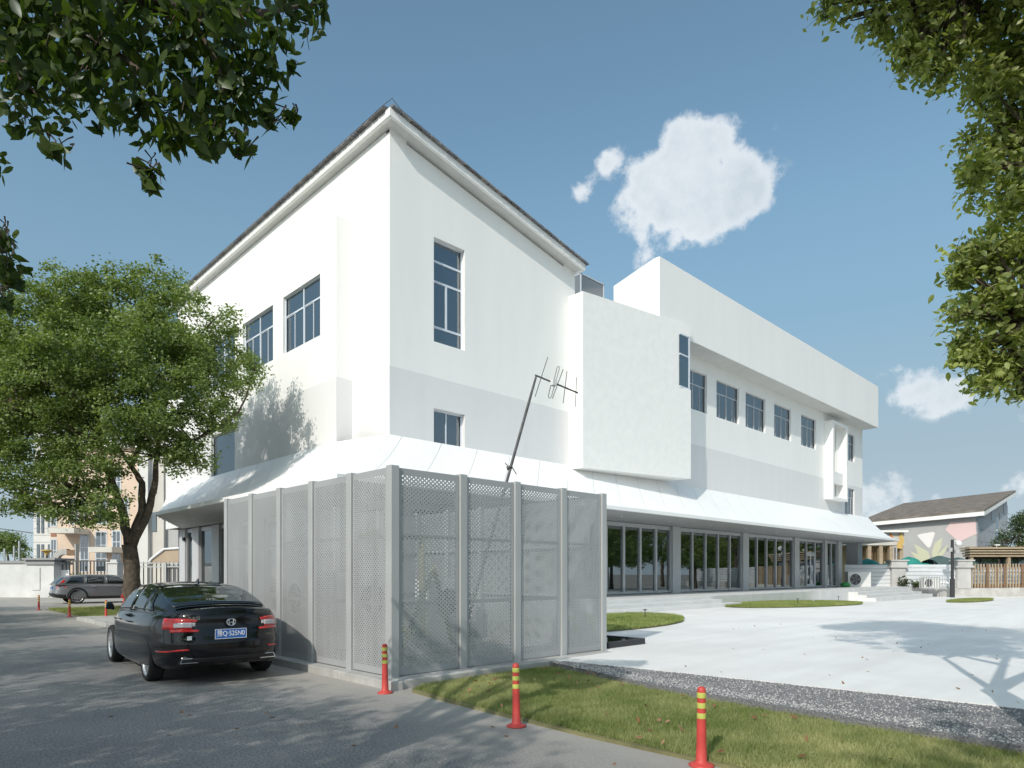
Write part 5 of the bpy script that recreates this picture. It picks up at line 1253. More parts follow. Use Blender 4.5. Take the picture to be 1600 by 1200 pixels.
# ------------------------------------------------------------------ grass, gravel, fallen leaves
def blades(name, pts, h, w, m, seed, label=None, cat=None):
    rng = np.random.default_rng(seed); n = len(pts); a = rng.uniform(0, 2*np.pi, n); hh = h*rng.uniform(.4, 1.25, n); lean = rng.normal(size=(n, 2))*.45*hh[:, None]
    V = np.zeros((n, 3, 3)); dx = np.stack([np.cos(a), np.sin(a), np.zeros(n)], 1)*w/2
    V[:, 0] = pts-dx; V[:, 1] = pts+dx; V[:, 2] = pts+np.concatenate([lean, hh[:, None]], 1)
    me = bpy.data.meshes.new(name); me.vertices.add(n*3); me.vertices.foreach_set('co', V.reshape(-1).astype(np.float32)); me.loops.add(n*3); me.loops.foreach_set('vertex_index', np.arange(n*3, dtype=np.int32))
    me.polygons.add(n); me.polygons.foreach_set('loop_start', np.arange(0, n*3, 3, dtype=np.int32)); me.polygons.foreach_set('loop_total', np.full(n, 3, np.int32)); me.update(calc_edges=True)
    # patches of straw-coloured grass
    f = np.sin(pts[:, 0]*2.3+1.3*np.sin(pts[:, 1]*1.7))*np.sin(pts[:, 1]*2.9+1.1*np.cos(pts[:, 0]*3.1)); f2 = np.sin(pts[:, 0]*.9+pts[:, 1]*1.3)
    f3 = np.sin(pts[:, 0]*6.1+2*np.sin(pts[:, 1]*5.3))*np.sin(pts[:, 1]*7.7+np.cos(pts[:, 0]*4.1)); t = np.clip(.30+.25*f+.15*f2+.18*f3+rng.normal(size=n)*.22, 0, 1); at = me.attributes.new('tint', 'FLOAT', 'POINT'); at.data.foreach_set('value', np.repeat(t, 3).astype(np.float32))
    me.materials.append(m); o = link(name, me); stuff(o)
    if label: o['label'] = label; o['category'] = cat
    return o
def in_poly(P_, poly):
    x, y = P_[:, 0], P_[:, 1]; ins = np.zeros(len(P_), bool); n = len(poly)
    for i in range(n):
        x0, y0 = poly[i]; x1, y1 = poly[(i+1) % n]; c = ((y0 > y) != (y1 > y)) & (x < (x1-x0)*(y-y0)/(y1-y0+1e-12)+x0); ins ^= c
    return ins
def scatter(poly, n, rng):
    xs_ = [p[0] for p in poly]; ys_ = [p[1] for p in poly]; P_ = np.stack([rng.uniform(min(xs_), max(xs_), n), rng.uniform(min(ys_), max(ys_), n)], 1); return P_[in_poly(P_, poly)]
rng = np.random.default_rng(77)
LAWN = [(5.0, -2.0), (5.07, 2.8), (5.06, 4.1), (5.18, 6.3), (5.32, 7.35), (5.6, 7.52), (7.9, 7.50), (8.15, 7.40), (7.68, 5.6), (7.42, 4.2), (7.31, 2.7), (7.17, 1.0), (7.13, -2.0)]
q = scatter(LAWN, 330000, rng); edge = .05*np.sin(q[:, 1]*7)+.04*np.sin(q[:, 1]*17); q = q[(q[:, 0] < 7.03+edge+np.interp(q[:, 1], [-2, 1, 2.7, 4.2, 5.6, 7.4], [.15, .15, .28, .38, .65, 1.15]))]
blades('lawn_grass', np.concatenate([q, np.full((len(q), 1), .026)], 1), .055, .0068, M_GRASS, 1, 'patchy green and straw lawn between the road edge and the gravel strip', 'grass')
VERGE = [(5.75, 26.7), (11.8, 27.0), (11.8, 35.0), (5.7, 35.1)]
q = scatter(VERGE, 60000, rng); blades('verge_grass', np.concatenate([q, np.full((len(q), 1), .02)], 1), .10, .022, M_GRASS, 2, 'green grass patch under the big tree at the far left', 'grass')
def ell(cx, cy, a, b, n=40, rot=0, cut=None):
    out = []
    for k_ in range(n):
        t = 2*math.pi*k_/n; x = a*math.cos(t); y = b*math.sin(t); X = cx+x*math.cos(rot)-y*math.sin(rot); Y = cy+x*math.sin(rot)+y*math.cos(rot)
        if cut is not None: Y = min(Y, cut)
        out.append((X, Y))
    return out
I1 = ell(14.6, 13.1, 5.2, 2.9, cut=13.9); I2 = ell(33.6, 13.9, 6.7, 2.35, cut=15.48, rot=.02); I3 = ell(52.5, 10.2, 5.0, .9)
for I_, nm, lb, nn in ((I1, 'near_island', 'rounded green lawn at the foot of the steps beside the perforated screen', 70000), (I2, 'far_island', 'round green lawn in the pale paving in front of the glass bays', 80000), (I3, 'end_island', 'thin strip of grass at the foot of the compound wall', 16000)):
    cxm = sum(p[0] for p in I_)/len(I_); cym = sum(p[1] for p in I_)/len(I_)
    P0 = [(x, y, plaza_z(x, y)+.004) for x, y in I_]; P1 = [(cxm+(x-cxm)*.96, cym+(y-cym)*.96, plaza_z(x, y)+.05) for x, y in I_]; n = len(I_)
    mb = MB(); mb.add(P0+P1+[(cxm, cym, plaza_z(cxm, cym)+.10)], [(i, (i+1) % n, n+(i+1) % n, n+i) for i in range(n)]+[(n+i, n+(i+1) % n, 2*n) for i in range(n)]); struct(mb.build('lawn_mound', M_SOIL))
    q = scatter(I_, nn, rng); zz = np.array([plaza_z(x, y) for x, y in q])+.04+.05*(1-np.clip(((q[:, 0]-cxm)/6)**2+((q[:, 1]-cym)/2.4)**2, 0, 1))
    blades('lawn_grass', np.concatenate([q, zz[:, None]], 1), .085, .02, M_GRASS2, 5, lb, 'grass')
# gravel
GR = [(7.11, -2), (7.17, 1.0), (7.31, 2.7), (7.46, 4.2), (7.70, 5.6), (8.22, 7.48), (8.5, 7.55), (8.84, 4.0), (9.07, 1.2), (9.2, -2)]
def stones(name, m, pts, s0, s1, seed, label):
    r = np.random.default_rng(seed); n = len(pts); b = np.array([(1, 0, 0), (-1, 0, 0), (0, 1, 0), (0, -1, 0), (0, 0, .7), (0, 0, -.7)], float)
    V = b[None]*r.uniform(.6, 1.3, (n, 6, 1))*r.uniform(s0, s1, (n, 1, 1)); a = r.uniform(0, 6.28, n); ca, sa = np.cos(a)[:, None], np.sin(a)[:, None]
    X = V[:, :, 0]*ca-V[:, :, 1]*sa; Y = V[:, :, 0]*sa+V[:, :, 1]*ca; V = np.stack([X, Y, V[:, :, 2]], 2)+pts[:, None, :]
    F = np.array([(0, 2, 4), (2, 1, 4), (1, 3, 4), (3, 0, 4), (2, 0, 5), (1, 2, 5), (3, 1, 5), (0, 3, 5)]); li = (np.arange(n)[:, None, None]*6+F[None]).reshape(-1)
    me = bpy.data.meshes.new(name); me.vertices.add(n*6); me.vertices.foreach_set('co', V.reshape(-1).astype(np.float32)); me.loops.add(len(li)); me.loops.foreach_set('vertex_index', li.astype(np.int32))
    me.polygons.add(n*8); me.polygons.foreach_set('loop_start', np.arange(0, n*24, 3, dtype=np.int32)); me.polygons.foreach_set('loop_total', np.full(n*8, 3, np.int32)); me.update(calc_edges=True); me.materials.append(m)
    o = link(name, me); stuff(o); o['label'] = label; o['category'] = 'gravel'; return o
q = scatter(GR, 62000, rng); q3 = np.concatenate([q, np.full((len(q), 1), .111)], 1); sel = rng.random(len(q)) < .12+.25*np.exp(-((q[:, 0]-np.interp(q[:, 1], [-2, 1, 2.7, 4.2, 5.6, 7.4], [7.3, 7.35, 7.5, 7.7, 7.95, 8.3]))/.16)**2)
stones('gravel', M_STONE, q3[~sel], .006, .015, 1, 'dark grey gravel strip between the lawn and the pale paving'); stones('pale_gravel', M_STONEW, q3[sel], .006, .018, 2, 'pale stones mixed into the dark gravel strip, mostly along the lawn')
# fallen leaves
q = np.concatenate([scatter(LAWN, 90, rng), scatter([(2, 1), (4.8, 1), (4.9, 7), (1, 9)], 26, rng), scatter(GR, 30, rng)]); z = np.where(q[:, 0] < 4.75, .008, np.where(q[:, 0] > 7.3, .10, .10))
m_ = leaf_material('dry_leaf', (.22, .09, .045), (.42, .24, .14), .2, .05)
o = link('fallen_leaves', leaves_mesh('fallen_leaves', np.concatenate([q, z[:, None]], 1), .075*rng.uniform(.6, 1.2, len(q)), [m_], 'leaf', rng, up=.9)); stuff(o); o['label'] = 'dry brown leaves scattered on the lawn, gravel and road'; o['category'] = 'leaves'
q = np.concatenate([scatter([(9.2, 0), (14, 0), (14, 6), (9, 7)], 24, rng), scatter([(14, 0), (24, 0), (24, 8), (14, 10)], 30, rng)]);
o = link('fallen_leaves', leaves_mesh('fallen_leaves', np.concatenate([q, np.full((len(q), 1), .135)], 1), .055*rng.uniform(.5, 1.2, len(q)), [m_], 'leaf', rng, up=.9)); stuff(o); o['label'] = 'few dark dry leaves scattered over the pale paving'; o['category'] = 'leaves'
# ------------------------------------------------------------------ compound edge at the right
TW = 53.0
class Dist:
    """upright plane facing the camera's street side: x = metres across, y = depth"""
    def __init__(s, t): s.t = t
    def w(s, r, dep, z): t = s.t+dep; return (FX*t+RX*r, FY*t+RY*r, z)
def px2r(px, t): return (px-800)/FOC*t
def py2z(py, t): return EYE+(HY-py)/FOC*t
def dbox(mb, D, r0, r1, d0, d1, z0, z1):
    c = [D.w(r, d, 0) for r, d in ((r0, d0), (r1, d0), (r1, d1), (r0, d1))]
    mb.hexa([(x, y, z0) for x, y, _ in c], [(x, y, z1) for x, y, _ in c])
def dthing(name, D, r, dep, z, label, cat, group=None):
    p = D.w(r, dep, z); return thing(name, label, cat, p, 0, group)
def dpart(mb, name, m, t, **k):
    o = mb.build(name, m, t, **k); o.matrix_parent_inverse = Matrix.Translation(-Vector(t.location)); return o
D = Dist(TW); GZ = -.30; ZL = py2z(918.7, TW); ZH = py2z(882, TW)
R0, R1, R2_ = px2r(1335, TW), px2r(1510, TW), px2r(1640, TW)
t = dthing('plinth_wall', D, R0, 0, GZ, 'low weathered concrete plinth wall at the far edge of the pale paving', 'wall')
r = R0-4
while r < px2r(2300, TW):
    mb = MB(); dbox(mb, D, r, r+3.99, 0, .5, GZ-.4, ZL+random.uniform(-.02, .02)); dpart(mb, 'wall_segment', M_CONCR, t); r += 4
def pillar(px, lab):
    r = px2r(px, TW); t = dthing('gate_pillar', D, r, .25, ZL, lab, 'pillar', 'grey pillars of the compound wall')
    mb = MB(); dbox(mb, D, r-.55, r+.55, -.06, .56, ZL-.05, ZH-.25); dpart(mb, 'shaft', M_CONC if False else mat('pillar_render', (.50, .49, .48), .85, noise=(1.2, .1, 4)), t)
    mb = MB(); dbox(mb, D, r-.72, r+.72, -.2, .70, ZH-.25, ZH-.1); dbox(mb, D, r-.62, r+.62, -.12, .62, ZH-.1, ZH+.28); dbox(mb, D, r-.76, r+.76, -.22, .72, ZH+.28, ZH+.38); dpart(mb, 'cap', mat('pillar_render', (.5, .49, .48)), t)
pillar(1404, 'grey rendered pillar between the two lengths of white corrugated hoarding'); pillar(1506, 'grey rendered pillar between the hoarding and the brown picket fence')
def hoarding(p0, p1, lab):
    r0, r1 = px2r(p0, TW), px2r(p1, TW); t = dthing('hoarding', D, r0, .3, ZL, lab, 'hoarding', 'white corrugated hoarding sheets')
    n = 6; h = (ZH-ZL)/n
    for i in range(n):
        mb = MB(); z0 = ZL+i*h; a = [D.w(r0, .28, z0), D.w(r1, .28, z0), D.w(r1, .22, z0+h*.35), D.w(r0, .22, z0+h*.35), D.w(r1, .22, z0+h*.8), D.w(r0, .22, z0+h*.8), D.w(r1, .30, z0+h), D.w(r0, .30, z0+h)]
        mb.add(a, [(0, 1, 2, 3), (3, 2, 4, 5), (5, 4, 6, 7)]); dpart(mb, 'sheet', M_HOARD, t)
hoarding(1322, 1396, 'white corrugated hoarding left of the first grey pillar, by the air conditioner'); hoarding(1412, 1498, 'white corrugated hoarding between the two grey pillars')
hoarding(1725, 2250, 'long white corrugated hoarding beyond the picket fence, seen in the glass')
# brown picket fence
r0, r1 = px2r(1514, TW), px2r(1720, TW); zt = py2z(881, TW)
t = dthing('picket_fence', D, r0, .25, ZL, 'brown picket fence on the plinth wall at the right edge', 'fence')
for z in (ZL+.25, zt-.75, zt-.45):
    mb = MB(); dbox(mb, D, r0, r1, .24, .30, z, z+.09); dpart(mb, 'rail', M_WOOD, t)
r = r0+.1; i = 0
while r < r1:
    w = .085 if i % 6 else .16
    mb = MB(); dbox(mb, D, r, r+w, .15, .235, ZL+.02, zt+(0 if i % 6 else .0)); dpart(mb, 'picket', M_TAN if i % 6 else M_WOOD, t); r += .235; i += 1
# blue and white boards behind the pickets
t = dthing('notice_board', D, r0+1, 1.2, 0, 'pale blue and white printed boards behind the brown picket fence', 'notice board')
r = r0+.6; i = 0
while r < r1-2:
    mb = MB(); dbox(mb, D, r, r+2.3, 1.2, 1.26, py2z(912, TW), py2z(887, TW)); o = dpart(mb, 'board', mat('board_face', (.52, .60, .70), .5, noise=(2.5, .15, 3)), t)
    mb = MB()
    for q in range(3):
        for c_ in range(4): dbox(mb, D, r+.2+c_*.5, r+.5+c_*.5, 1.185, 1.198, py2z(908-q*7, TW), py2z(905.5-q*7, TW))
    dpart(mb, 'print', mat('board_print', (.30, .36, .48), .6), t); r += 2.75
# pavilion with tan beams behind the fence
t = dthing('pavilion', D, r0, 3, 0, 'low brown pavilion with striped tan beams behind the picket fence', 'pavilion'); T3 = TW+3
q0, q1 = px2r(1512, T3), px2r(1720, T3)
for i in range(4):
    mb = MB(); za = py2z(870-i*4.0, T3); dbox(mb, D, q0-(.1*i), q1, 2.7-(.12*i), 3.6, za, za+.14); dpart(mb, 'beam', M_TAN, t)
    mb = MB(); dbox(mb, D, q0+.1, q1, 3.0, 3.5, za+.14, za+.20); dpart(mb, 'beam_gap', M_WOOD, t)
for px in (1514, 1572, 1640):
    mb = MB(); r = px2r(px, T3); dbox(mb, D, r, r+.25, 2.8, 3.05, GZ, py2z(870, T3)); dpart(mb, 'post', M_TAN, t)
mb = MB(); dbox(mb, D, q0+.3, q1, 3.4, 3.5, py2z(884, T3), py2z(872, T3)); wo = dpart(mb, 'window_band', M_DARK, t)
r = q0+.35
while r < q1-1: mb = MB(); dbox(mb, D, r, r+.95, 3.36, 3.39, py2z(883, T3), py2z(873, T3)); dpart(mb, 'pane', M_GLASS, t); r += 1.05
mb = MB(); dbox(mb, D, q0+.2, q1, 3.52, 3.6, GZ, py2z(870, T3)); dpart(mb, 'wall', M_WOOD, t)
# teal canvas awnings behind the hoarding
def awning(p0, p1, py, m, lab, t0, sag=1):
    T = TW+t0; r0, r1 = px2r(p0, T), px2r(p1, T); t = dthing('canvas_awning', D, (r0+r1)/2, t0, 0, lab, 'awning', 'green canvas awnings above the hoarding')
    mb = MB(); mb.sm = True; n = 16; vs = []
    for j in range(5):
        for i in range(n+1):
            s = i/n; z = py2z(py, T)+.35*math.sin(s*9+p0)*math.sin(s*4)*sag-abs(s-.5)*.5; vs.append(D.w(r0+(r1-r0)*s, t0+j*.8, z-((j-2)**2)*.16))
    mb.add(vs, [(j*(n+1)+i, j*(n+1)+i+1, (j+1)*(n+1)+i+1, (j+1)*(n+1)+i) for j in range(4) for i in range(n)]); vs2 = [vs[i] for i in range(n+1)]+[(x, y, z-.32) for x, y, z in vs[:n+1]]
    mb.add(vs2, [(i, i+1, n+2+i, n+1+i) for i in range(n)]); dpart(mb, 'canvas', m, t)
    mb = MB()
    for s in (.15, .5, .85): x, y, z = D.w(r0+(r1-r0)*s, t0+1.6, 0); mb.tube([(x, y, GZ), (x, y, py2z(py, T)-.1)], .05, 6)
    dpart(mb, 'poles', M_ALU, t)
awning(1350, 1420, 876, M_TEAL, 'teal canvas awning behind the first grey pillar', 2.2); awning(1412, 1478, 874, M_TEAL, 'teal canvas awning above the hoarding, left of the camera pole', 2.4); awning(1470, 1535, 868, M_TEAL2, 'dark green canvas umbrella top behind the camera pole', 1.2, .6)
# camera pole
rc = px2r(1488, 51); Dp = Dist(51); t = dthing('camera_pole', Dp, rc, 0, GZ, 'dark pole with white dome camera and small boxes in front of the hoarding', 'camera pole')
x, y, _ = Dp.w(rc, 0, 0); mb = MB(); mb.tube([(x, y, GZ), (x, y, 1.2)], .17, 10); mb.tube([(x, y, 1.2), (x, y, py2z(843, 51))], .11, 10); dpart(mb, 'pole', M_DARK, t)
mb = MB(); e = Dp.w(rc+.5, 0, 0); z = py2z(846, 51); mb.tube([(x, y, z), (e[0], e[1], z+.05)], .045, 6); dpart(mb, 'arm', M_ACW, t)
mb = MB(); mb.sm = True; mb.lathe([(.001, .25), (.2, .2), (.25, .0), (.22, -.12), (.001, -.2)], (e[0], e[1], z-.2), 14); dpart(mb, 'dome_camera', M_ACW, t)
mb = MB(); dbox(mb, Dp, rc-.38, rc-.12, -.2, .1, py2z(862, 51), py2z(856, 51)); dbox(mb, Dp, rc+.12, rc+.40, -.2, .1, py2z(865, 51), py2z(859, 51)); dpart(mb, 'control_box', M_POST, t)
t = dthing('bullet_camera', Dist(TW+2.8), px2r(1557, TW+2.8), 0, py2z(853, TW), 'small white bullet camera on the roof of the brown pavilion', 'camera'); Dc = Dist(TW+2.8); rr0 = px2r(1557, TW+2.8)
mb = MB(); dbox(mb, Dc, rr0-.12, rr0+.25, -.1, .1, py2z(852.6, TW+2.8), py2z(850.4, TW+2.8)); dbox(mb, Dc, rr0-.03, rr0+.03, -.03, .03, py2z(858, TW+2.8), py2z(852.7, TW+2.8)); dpart(mb, 'housing', M_ACW, t)
# air conditioners
def ac(px, T, z0, w, h, label, rz=0, cage=False):
    p = Dist(T).w(px2r(px, T), 0, z0); t = thing('air_conditioner', label, 'air conditioner', p, YAW-math.pi/2+rz, 'outdoor air conditioner units by the compound wall'); ac_mesh_parts(t, w, h, .6, h*.38, ((.5, .5),))
    if cage:
        mb = MB()
        for i in range(10): xx = -w/2-.3+i*(w+.6)/9; mb.box(xx-.02, xx+.02, -.5, -.46, -.1, h+.12)
        mb.box(-w/2-.3, w/2+.3, -.5, -.46, h+.1, h+.14); mb.build('guard_bars', M_POST, t)
ac(1340, 51, PLAT, 1.75, 1.15, 'white outdoor air conditioner at the end of the glazed building'); ac(1452, 51.8, ZL, 1.25, .85, 'white outdoor air conditioner behind guard bars in front of the hoarding', 0, True)
def shrub(px, T, z0, r, label):
    p = Dist(T).w(px2r(px, T), 0, z0); tree('shrub', label, p, [([Vector(p), Vector(p)+Vector((0, 0, r))], .03, .01)], [(Vector(p)+Vector((0, 0, r*.9)), r), (Vector(p)+Vector((r*.7, 0, r*.6)), r*.6)], 34, 14, .12, .13, M_LEAFD, int(px), 'shrubs on the plinth wall', shell=.9, cat='shrub')
shrub(1414, 52.4, ZL, .55, 'small green shrub right of the first grey pillar'); shrub(1430, 52.4, ZL, .35, 'lower shrub between the first pillar and the caged air conditioner')
t = dthing('flexible_duct', Dist(52.2), px2r(1470, 52.2), 0, ZL, 'white flexible duct bent over beside the caged air conditioner', 'duct'); mb = MB()
mb.tube([Dist(52.2).w(px2r(1466, 52.2)+.6*math.cos(a)+.5, 0, ZL+.45*math.sin(a)) for a in np.linspace(0, math.pi, 9)], .09, 8); dpart(mb, 'duct', M_WHITE, t)
t = dthing('bagged_waste', Dist(50.5), px2r(1320, 50.5), 0, PLAT, 'green plastic bag on the platform beside the air conditioner', 'bag'); mb = MB(); mb.sm = True; cc = Dist(50.5).w(px2r(1321, 50.5), 0, PLAT)
mb.lathe([(.001, 0), (.3, .02), (.38, .15), (.28, .3), (.08, .38), (.001, .40)], cc, 9); dpart(mb, 'bag', mat('green_plastic', (.05, .30, .08), .4), t)

# grey building with the painted wall
E1, E2 = att(1340, 818, 82), att(1538, 799, 70); Rg = att(1587, 769, 84); Rl = Rg+(E1-E2); zb_ = GZ
t = thing('mural_building', 'long grey building with brown tiled roof, painted triangle and leaves on its wall', 'building', (E2.x, E2.y, GZ))
def mp(mb, name, m, par=None, **k):
    o = mb.build(name, m, par or t, **k)
    if par is None: o.matrix_parent_inverse = Matrix.Translation(-Vector(t.location))
    return o
inn = (Rg-E2); inn.z = 0; inn.normalize(); al = (E1-E2).normalized(); al.z = 0
w2 = E2+inn*.8+al*.9; w1 = E1+inn*.8; wr = Rg+al*.9-inn*.3
eave = E2.z-.45
mb = MB(); mb.add([(w1.x, w1.y, zb_), (w2.x, w2.y, zb_), (w2.x, w2.y, eave), (w1.x, w1.y, eave+.1)], [(0, 1, 2, 3)]); mp(mb, 'wall', M_GREYW)
mb = MB(); mb.add([(w2.x, w2.y, zb_), (wr.x, wr.y, zb_), (wr.x, wr.y, Rg.z-.8), (w2.x, w2.y, eave)], [(0, 1, 2, 3)]); mp(mb, 'gable_wall', M_GREYW)
# gable cladding: grey panels with joints
L_ = (wr-w2).length; gd = (wr-w2).normalized(); gd.z = 0; gn = Vector((gd.y, -gd.x, 0)); 
if gn.dot(-w2) < 0: gn = -gn
for i in range(7):
    for j in range(7):
        s0, s1 = L_*i/7, L_*(i+1)/7; z0, z1 = 1.2+j*1.3, 1.2+(j+1)*1.3; lim = eave+(Rg.z-.9-eave)*(s0/L_)
        if z1 > lim or (i == 4 and 3 <= j <= 5): continue
        a = w2+gd*(s0+.03)+gn*.02; b = w2+gd*(s1-.03)+gn*.02; c_ = b+gn*.05; d_ = a+gn*.05
        mb = MB(); mb.hexa([(a.x, a.y, z0+.03), (b.x, b.y, z0+.03), (c_.x, c_.y, z0+.03), (d_.x, d_.y, z0+.03)], [(a.x, a.y, z1), (b.x, b.y, z1), (c_.x, c_.y, z1), (d_.x, d_.y, z1)]); mp(mb, 'cladding_panel', mat('grey_cladding', (.40, .42, .44), .6, noise=(.6, .06, 3)))
a = w2+gd*(L_*4.1/7)+gn*.03; b = w2+gd*(L_*4.8/7)+gn*.03; mb = MB(); mb.add([(a.x, a.y, 5.2), (b.x, b.y, 5.2), (b.x, b.y, 8.4), (a.x, a.y, 8.4)], [(0, 1, 2, 3)]); mp(mb, 'window', M_GLASS)
up_ = Vector((0, 0, .22)); mb = MB(); mb.hexa([E1, E2, Rg, Rl], [E1+up_, E2+up_, Rg+up_, Rl+up_]); rf = mp(mb, 'roof', M_TILE2)
# tile rolls running from ridge to eave
n = 300; tw_ = None
base_ = None
rl_ = MB(); v = (Rg-E2); Lr = v.length; wdt = (E1-E2).length/96
rl_.tube([Vector((0, 0, 0)), v], wdt*.38, 6); rme = rl_.mesh('roof_tile', [M_TILE2])
for i in range(96):
    o = link('tile_row', rme, None, rf); p = E2.lerp(E1, (i+.5)/96)+up_; o.location = p
mb = MB(); q_ = Vector((0, 0, -.42)); o_ = gn*.0-inn*.02; mb.hexa([E1+q_, E2+q_, E2+q_+inn*.3, E1+q_+inn*.3], [E1, E2, E2+inn*.3, E1+inn*.3]); mb.hexa([E2+q_+inn*.3, Rg+q_, Rg+q_+al*.3, E2+q_+inn*.3+al*.3], [E2+inn*.3, Rg, Rg+al*.3, E2+inn*.3+al*.3]); mp(mb, 'fascia', M_TRIM)
nf = Vector((al.y, -al.x, 0)); 
if nf.dot(-w2) < 0: nf = -nf
def on_wall(px, py, off):   # where a photo point falls on the painted wall
    d = ray(px, py); c0 = Vector((0, 0, EYE)); k_ = (w2+nf*off-c0).dot(nf)/d.dot(nf); return c0+d*k_
def paint(name, pts, m, off):
    mb = MB(); vs = [on_wall(x, y, off) for x, y in pts]; bk = [v-nf*.02 for v in vs]; n = len(vs); mb.add(vs+bk, [tuple(range(n))]+[(i, n+i, n+(i+1) % n, (i+1) % n) for i in range(n)]); return mp(mb, name, m)
paint('painted_triangle', [(1433, 837), (1437, 834.5), (1458, 831), (1461, 833), (1454, 854), (1451, 856), (1448, 854)], M_MWHITE, .03)
paint('painted_pentagon', [(1485, 816), (1524, 814.5), (1526, 834), (1498, 847), (1477, 828)], M_PINK, .03)
paint('painted_leaf', [(1428, 850), (1438, 855), (1450, 862), (1456, 878), (1456, 892), (1447, 882), (1436, 870)], M_MYEL, .034); paint('painted_leaf', [(1472, 840), (1470, 856), (1464, 868), (1457, 878), (1456, 862), (1461, 848)], M_MYEL, .036)
paint('painted_leaf', [(1422, 861), (1440, 869), (1452, 878), (1456, 892), (1440, 884), (1430, 872)], M_MYEL, .030); paint('painted_leaf', [(1482, 850), (1476, 864), (1466, 874), (1458, 882), (1463, 868)], M_MYEL, .032)
# annex with orange and ochre shapes left of the mural
t2 = t; ta = 66; Da = Dist(ta)
t = dthing('low_annex', Da, px2r(1380, ta), 0, GZ, 'low pale annex with orange and ochre painted shapes behind the canopy tip', 'building')
def ap(mb, name, m): return dpart(mb, name, m, t)
mb = MB(); dbox(mb, Da, px2r(1300, ta), px2r(1413, ta), 0, 6, py2z(852, ta), py2z(832, ta)); ap(mb, 'upper_wall', M_CREAM)
mb = MB(); dbox(mb, Da, px2r(1300, ta), px2r(1415, ta), -.5, 6, py2z(832, ta), py2z(829, ta)); ap(mb, 'roof', M_TRIM)
for px in (1300, 1324, 1357, 1375, 1391, 1407): mb = MB(); dbox(mb, Da, px2r(px, ta), px2r(px, ta)+.35, .1, .5, GZ, py2z(852, ta)); ap(mb, 'column', M_TAN)
mb = MB(); dbox(mb, Da, px2r(1300, ta), px2r(1410, ta), 2, 2.1, GZ, py2z(852, ta)); ap(mb, 'rear_wall', mat('ochre_room', (.42, .36, .18), .8))
for i in range(14): mb = MB(); r = px2r(1352, ta)+i*.29; dbox(mb, Da, r, r+.07, .9, 1.0, py2z(880, ta), py2z(855, ta)); ap(mb, 'window_bar', M_WOOD)
for q_, m_ in (([(1400, 856), (1406, 832), (1410, 836), (1412, 845), (1408, 858)], M_OCHRE), ([(1389, 842), (1391, 832), (1394, 838), (1395, 844)], mat('orange_wall_paint', (.62, .20, .05), .8))):
    vs = [Vector(Da.w(px2r(x, ta), -.06, py2z(y, ta))) for x, y in q_]; mb = MB(); mb.add(vs, [tuple(range(len(vs)))]); o = ap(mb, 'painted_shape', m_); so = o.modifiers.new('t', 'SOLIDIFY'); so.thickness = .04
# trees behind the pavilion
def bgtree(name, label, T, bl, lm, n, per, cr, ls, seed, m=M_LEAFD, trunk=None):
    bb = [(att(px, py, T+dt), r/FOC*T*.92) for px, py, r, dt in bl]; b = Vector(att(*(trunk or (bl[0][0], 890)), T)); b.z = GZ
    top = sum((c for c, _ in bb), Vector())/len(bb)
    tree(name, label, b, [([b, b.lerp(top, .5), top], .25, .06)], bb, n, per, cr, ls, m, seed, shell=.5)
bgtree('dark_tree', 'round dark green tree behind the brown pavilion at the right edge', 68, [(1590, 835, 24, 0), (1565, 850, 16, 0), (1610, 820, 30, 1), (1640, 850, 40, 0), (1596, 812, 14, 0), (1552, 856, 9, -1)], None, 420, 34, .45, .17, 14)

# ------------------------------------------------------------------ far left: gate, pink and white buildings
Dg = Dist(44.0); TG = 44.0
t = dthing('gate_pillar', Dg, px2r(63, TG), 0, 0, 'white square gate pillar with moulded cap at the far left', 'pillar', 'white gate pillars')
def gp(mb, name, m): return dpart(mb, name, m, t)
M_GP = mat('grubby_white_pillar', (.62, .62, .61), .85, noise=(.9, .12, 6))
r0, r1 = px2r(42, TG), px2r(84, TG)
mb = MB(); dbox(mb, Dg, r0, r1, 0, 1.6, -.2, py2z(882, TG)); gp(mb, 'shaft', M_GP); mb = MB(); dbox(mb, Dg, r0-.12, r1+.12, -.12, 1.72, py2z(882, TG), py2z(878, TG)); dbox(mb, Dg, r0-.04, r1+.04, -.04, 1.64, py2z(878, TG), py2z(875, TG)); dbox(mb, Dg, r0-.2, r1+.2, -.2, 1.8, py2z(875, TG), py2z(872, TG)); gp(mb, 'cap', mat('grey_coping', (.30, .30, .30), .85))
mb = MB(); dbox(mb, Dg, r0+.35, r1-.9, -.05, -.001, .5, 2.0); gp(mb, 'raised_panel', M_GP)
t = dthing('boundary_wall', Dg, px2r(0, TG), .5, 0, 'white boundary wall left of the square gate pillar', 'wall'); mb = MB(); dbox(mb, Dg, px2r(-400, TG), r0-.01, .3, .7, -.2, py2z(880, TG)); gp(mb, 'wall', M_GP); mb = MB(); dbox(mb, Dg, px2r(-400, TG), r0-.21, .2, .8, py2z(880, TG), py2z(876, TG)); gp(mb, 'coping', MATS['grey_coping'])
for px, hgt, lab in ((7, 857, 'leftmost thin post on the boundary wall'), (22, 853, 'middle thin post on the boundary wall'), (30, 845, 'tallest thin post, beside the gate pillar')):
    D0 = Dist(45); r = px2r(px, 45); t = dthing('thin_post', D0, r, 0, py2z(876, 45), 'thin grey metal post, '+lab, 'post', 'thin posts on the boundary wall'); mb = MB(); x, y, _ = D0.w(r, 0, 0); mb.tube([(x, y, py2z(876, 45)), (x, y, py2z(hgt, 45))], .06, 6); gp(mb, 'post', M_POST)
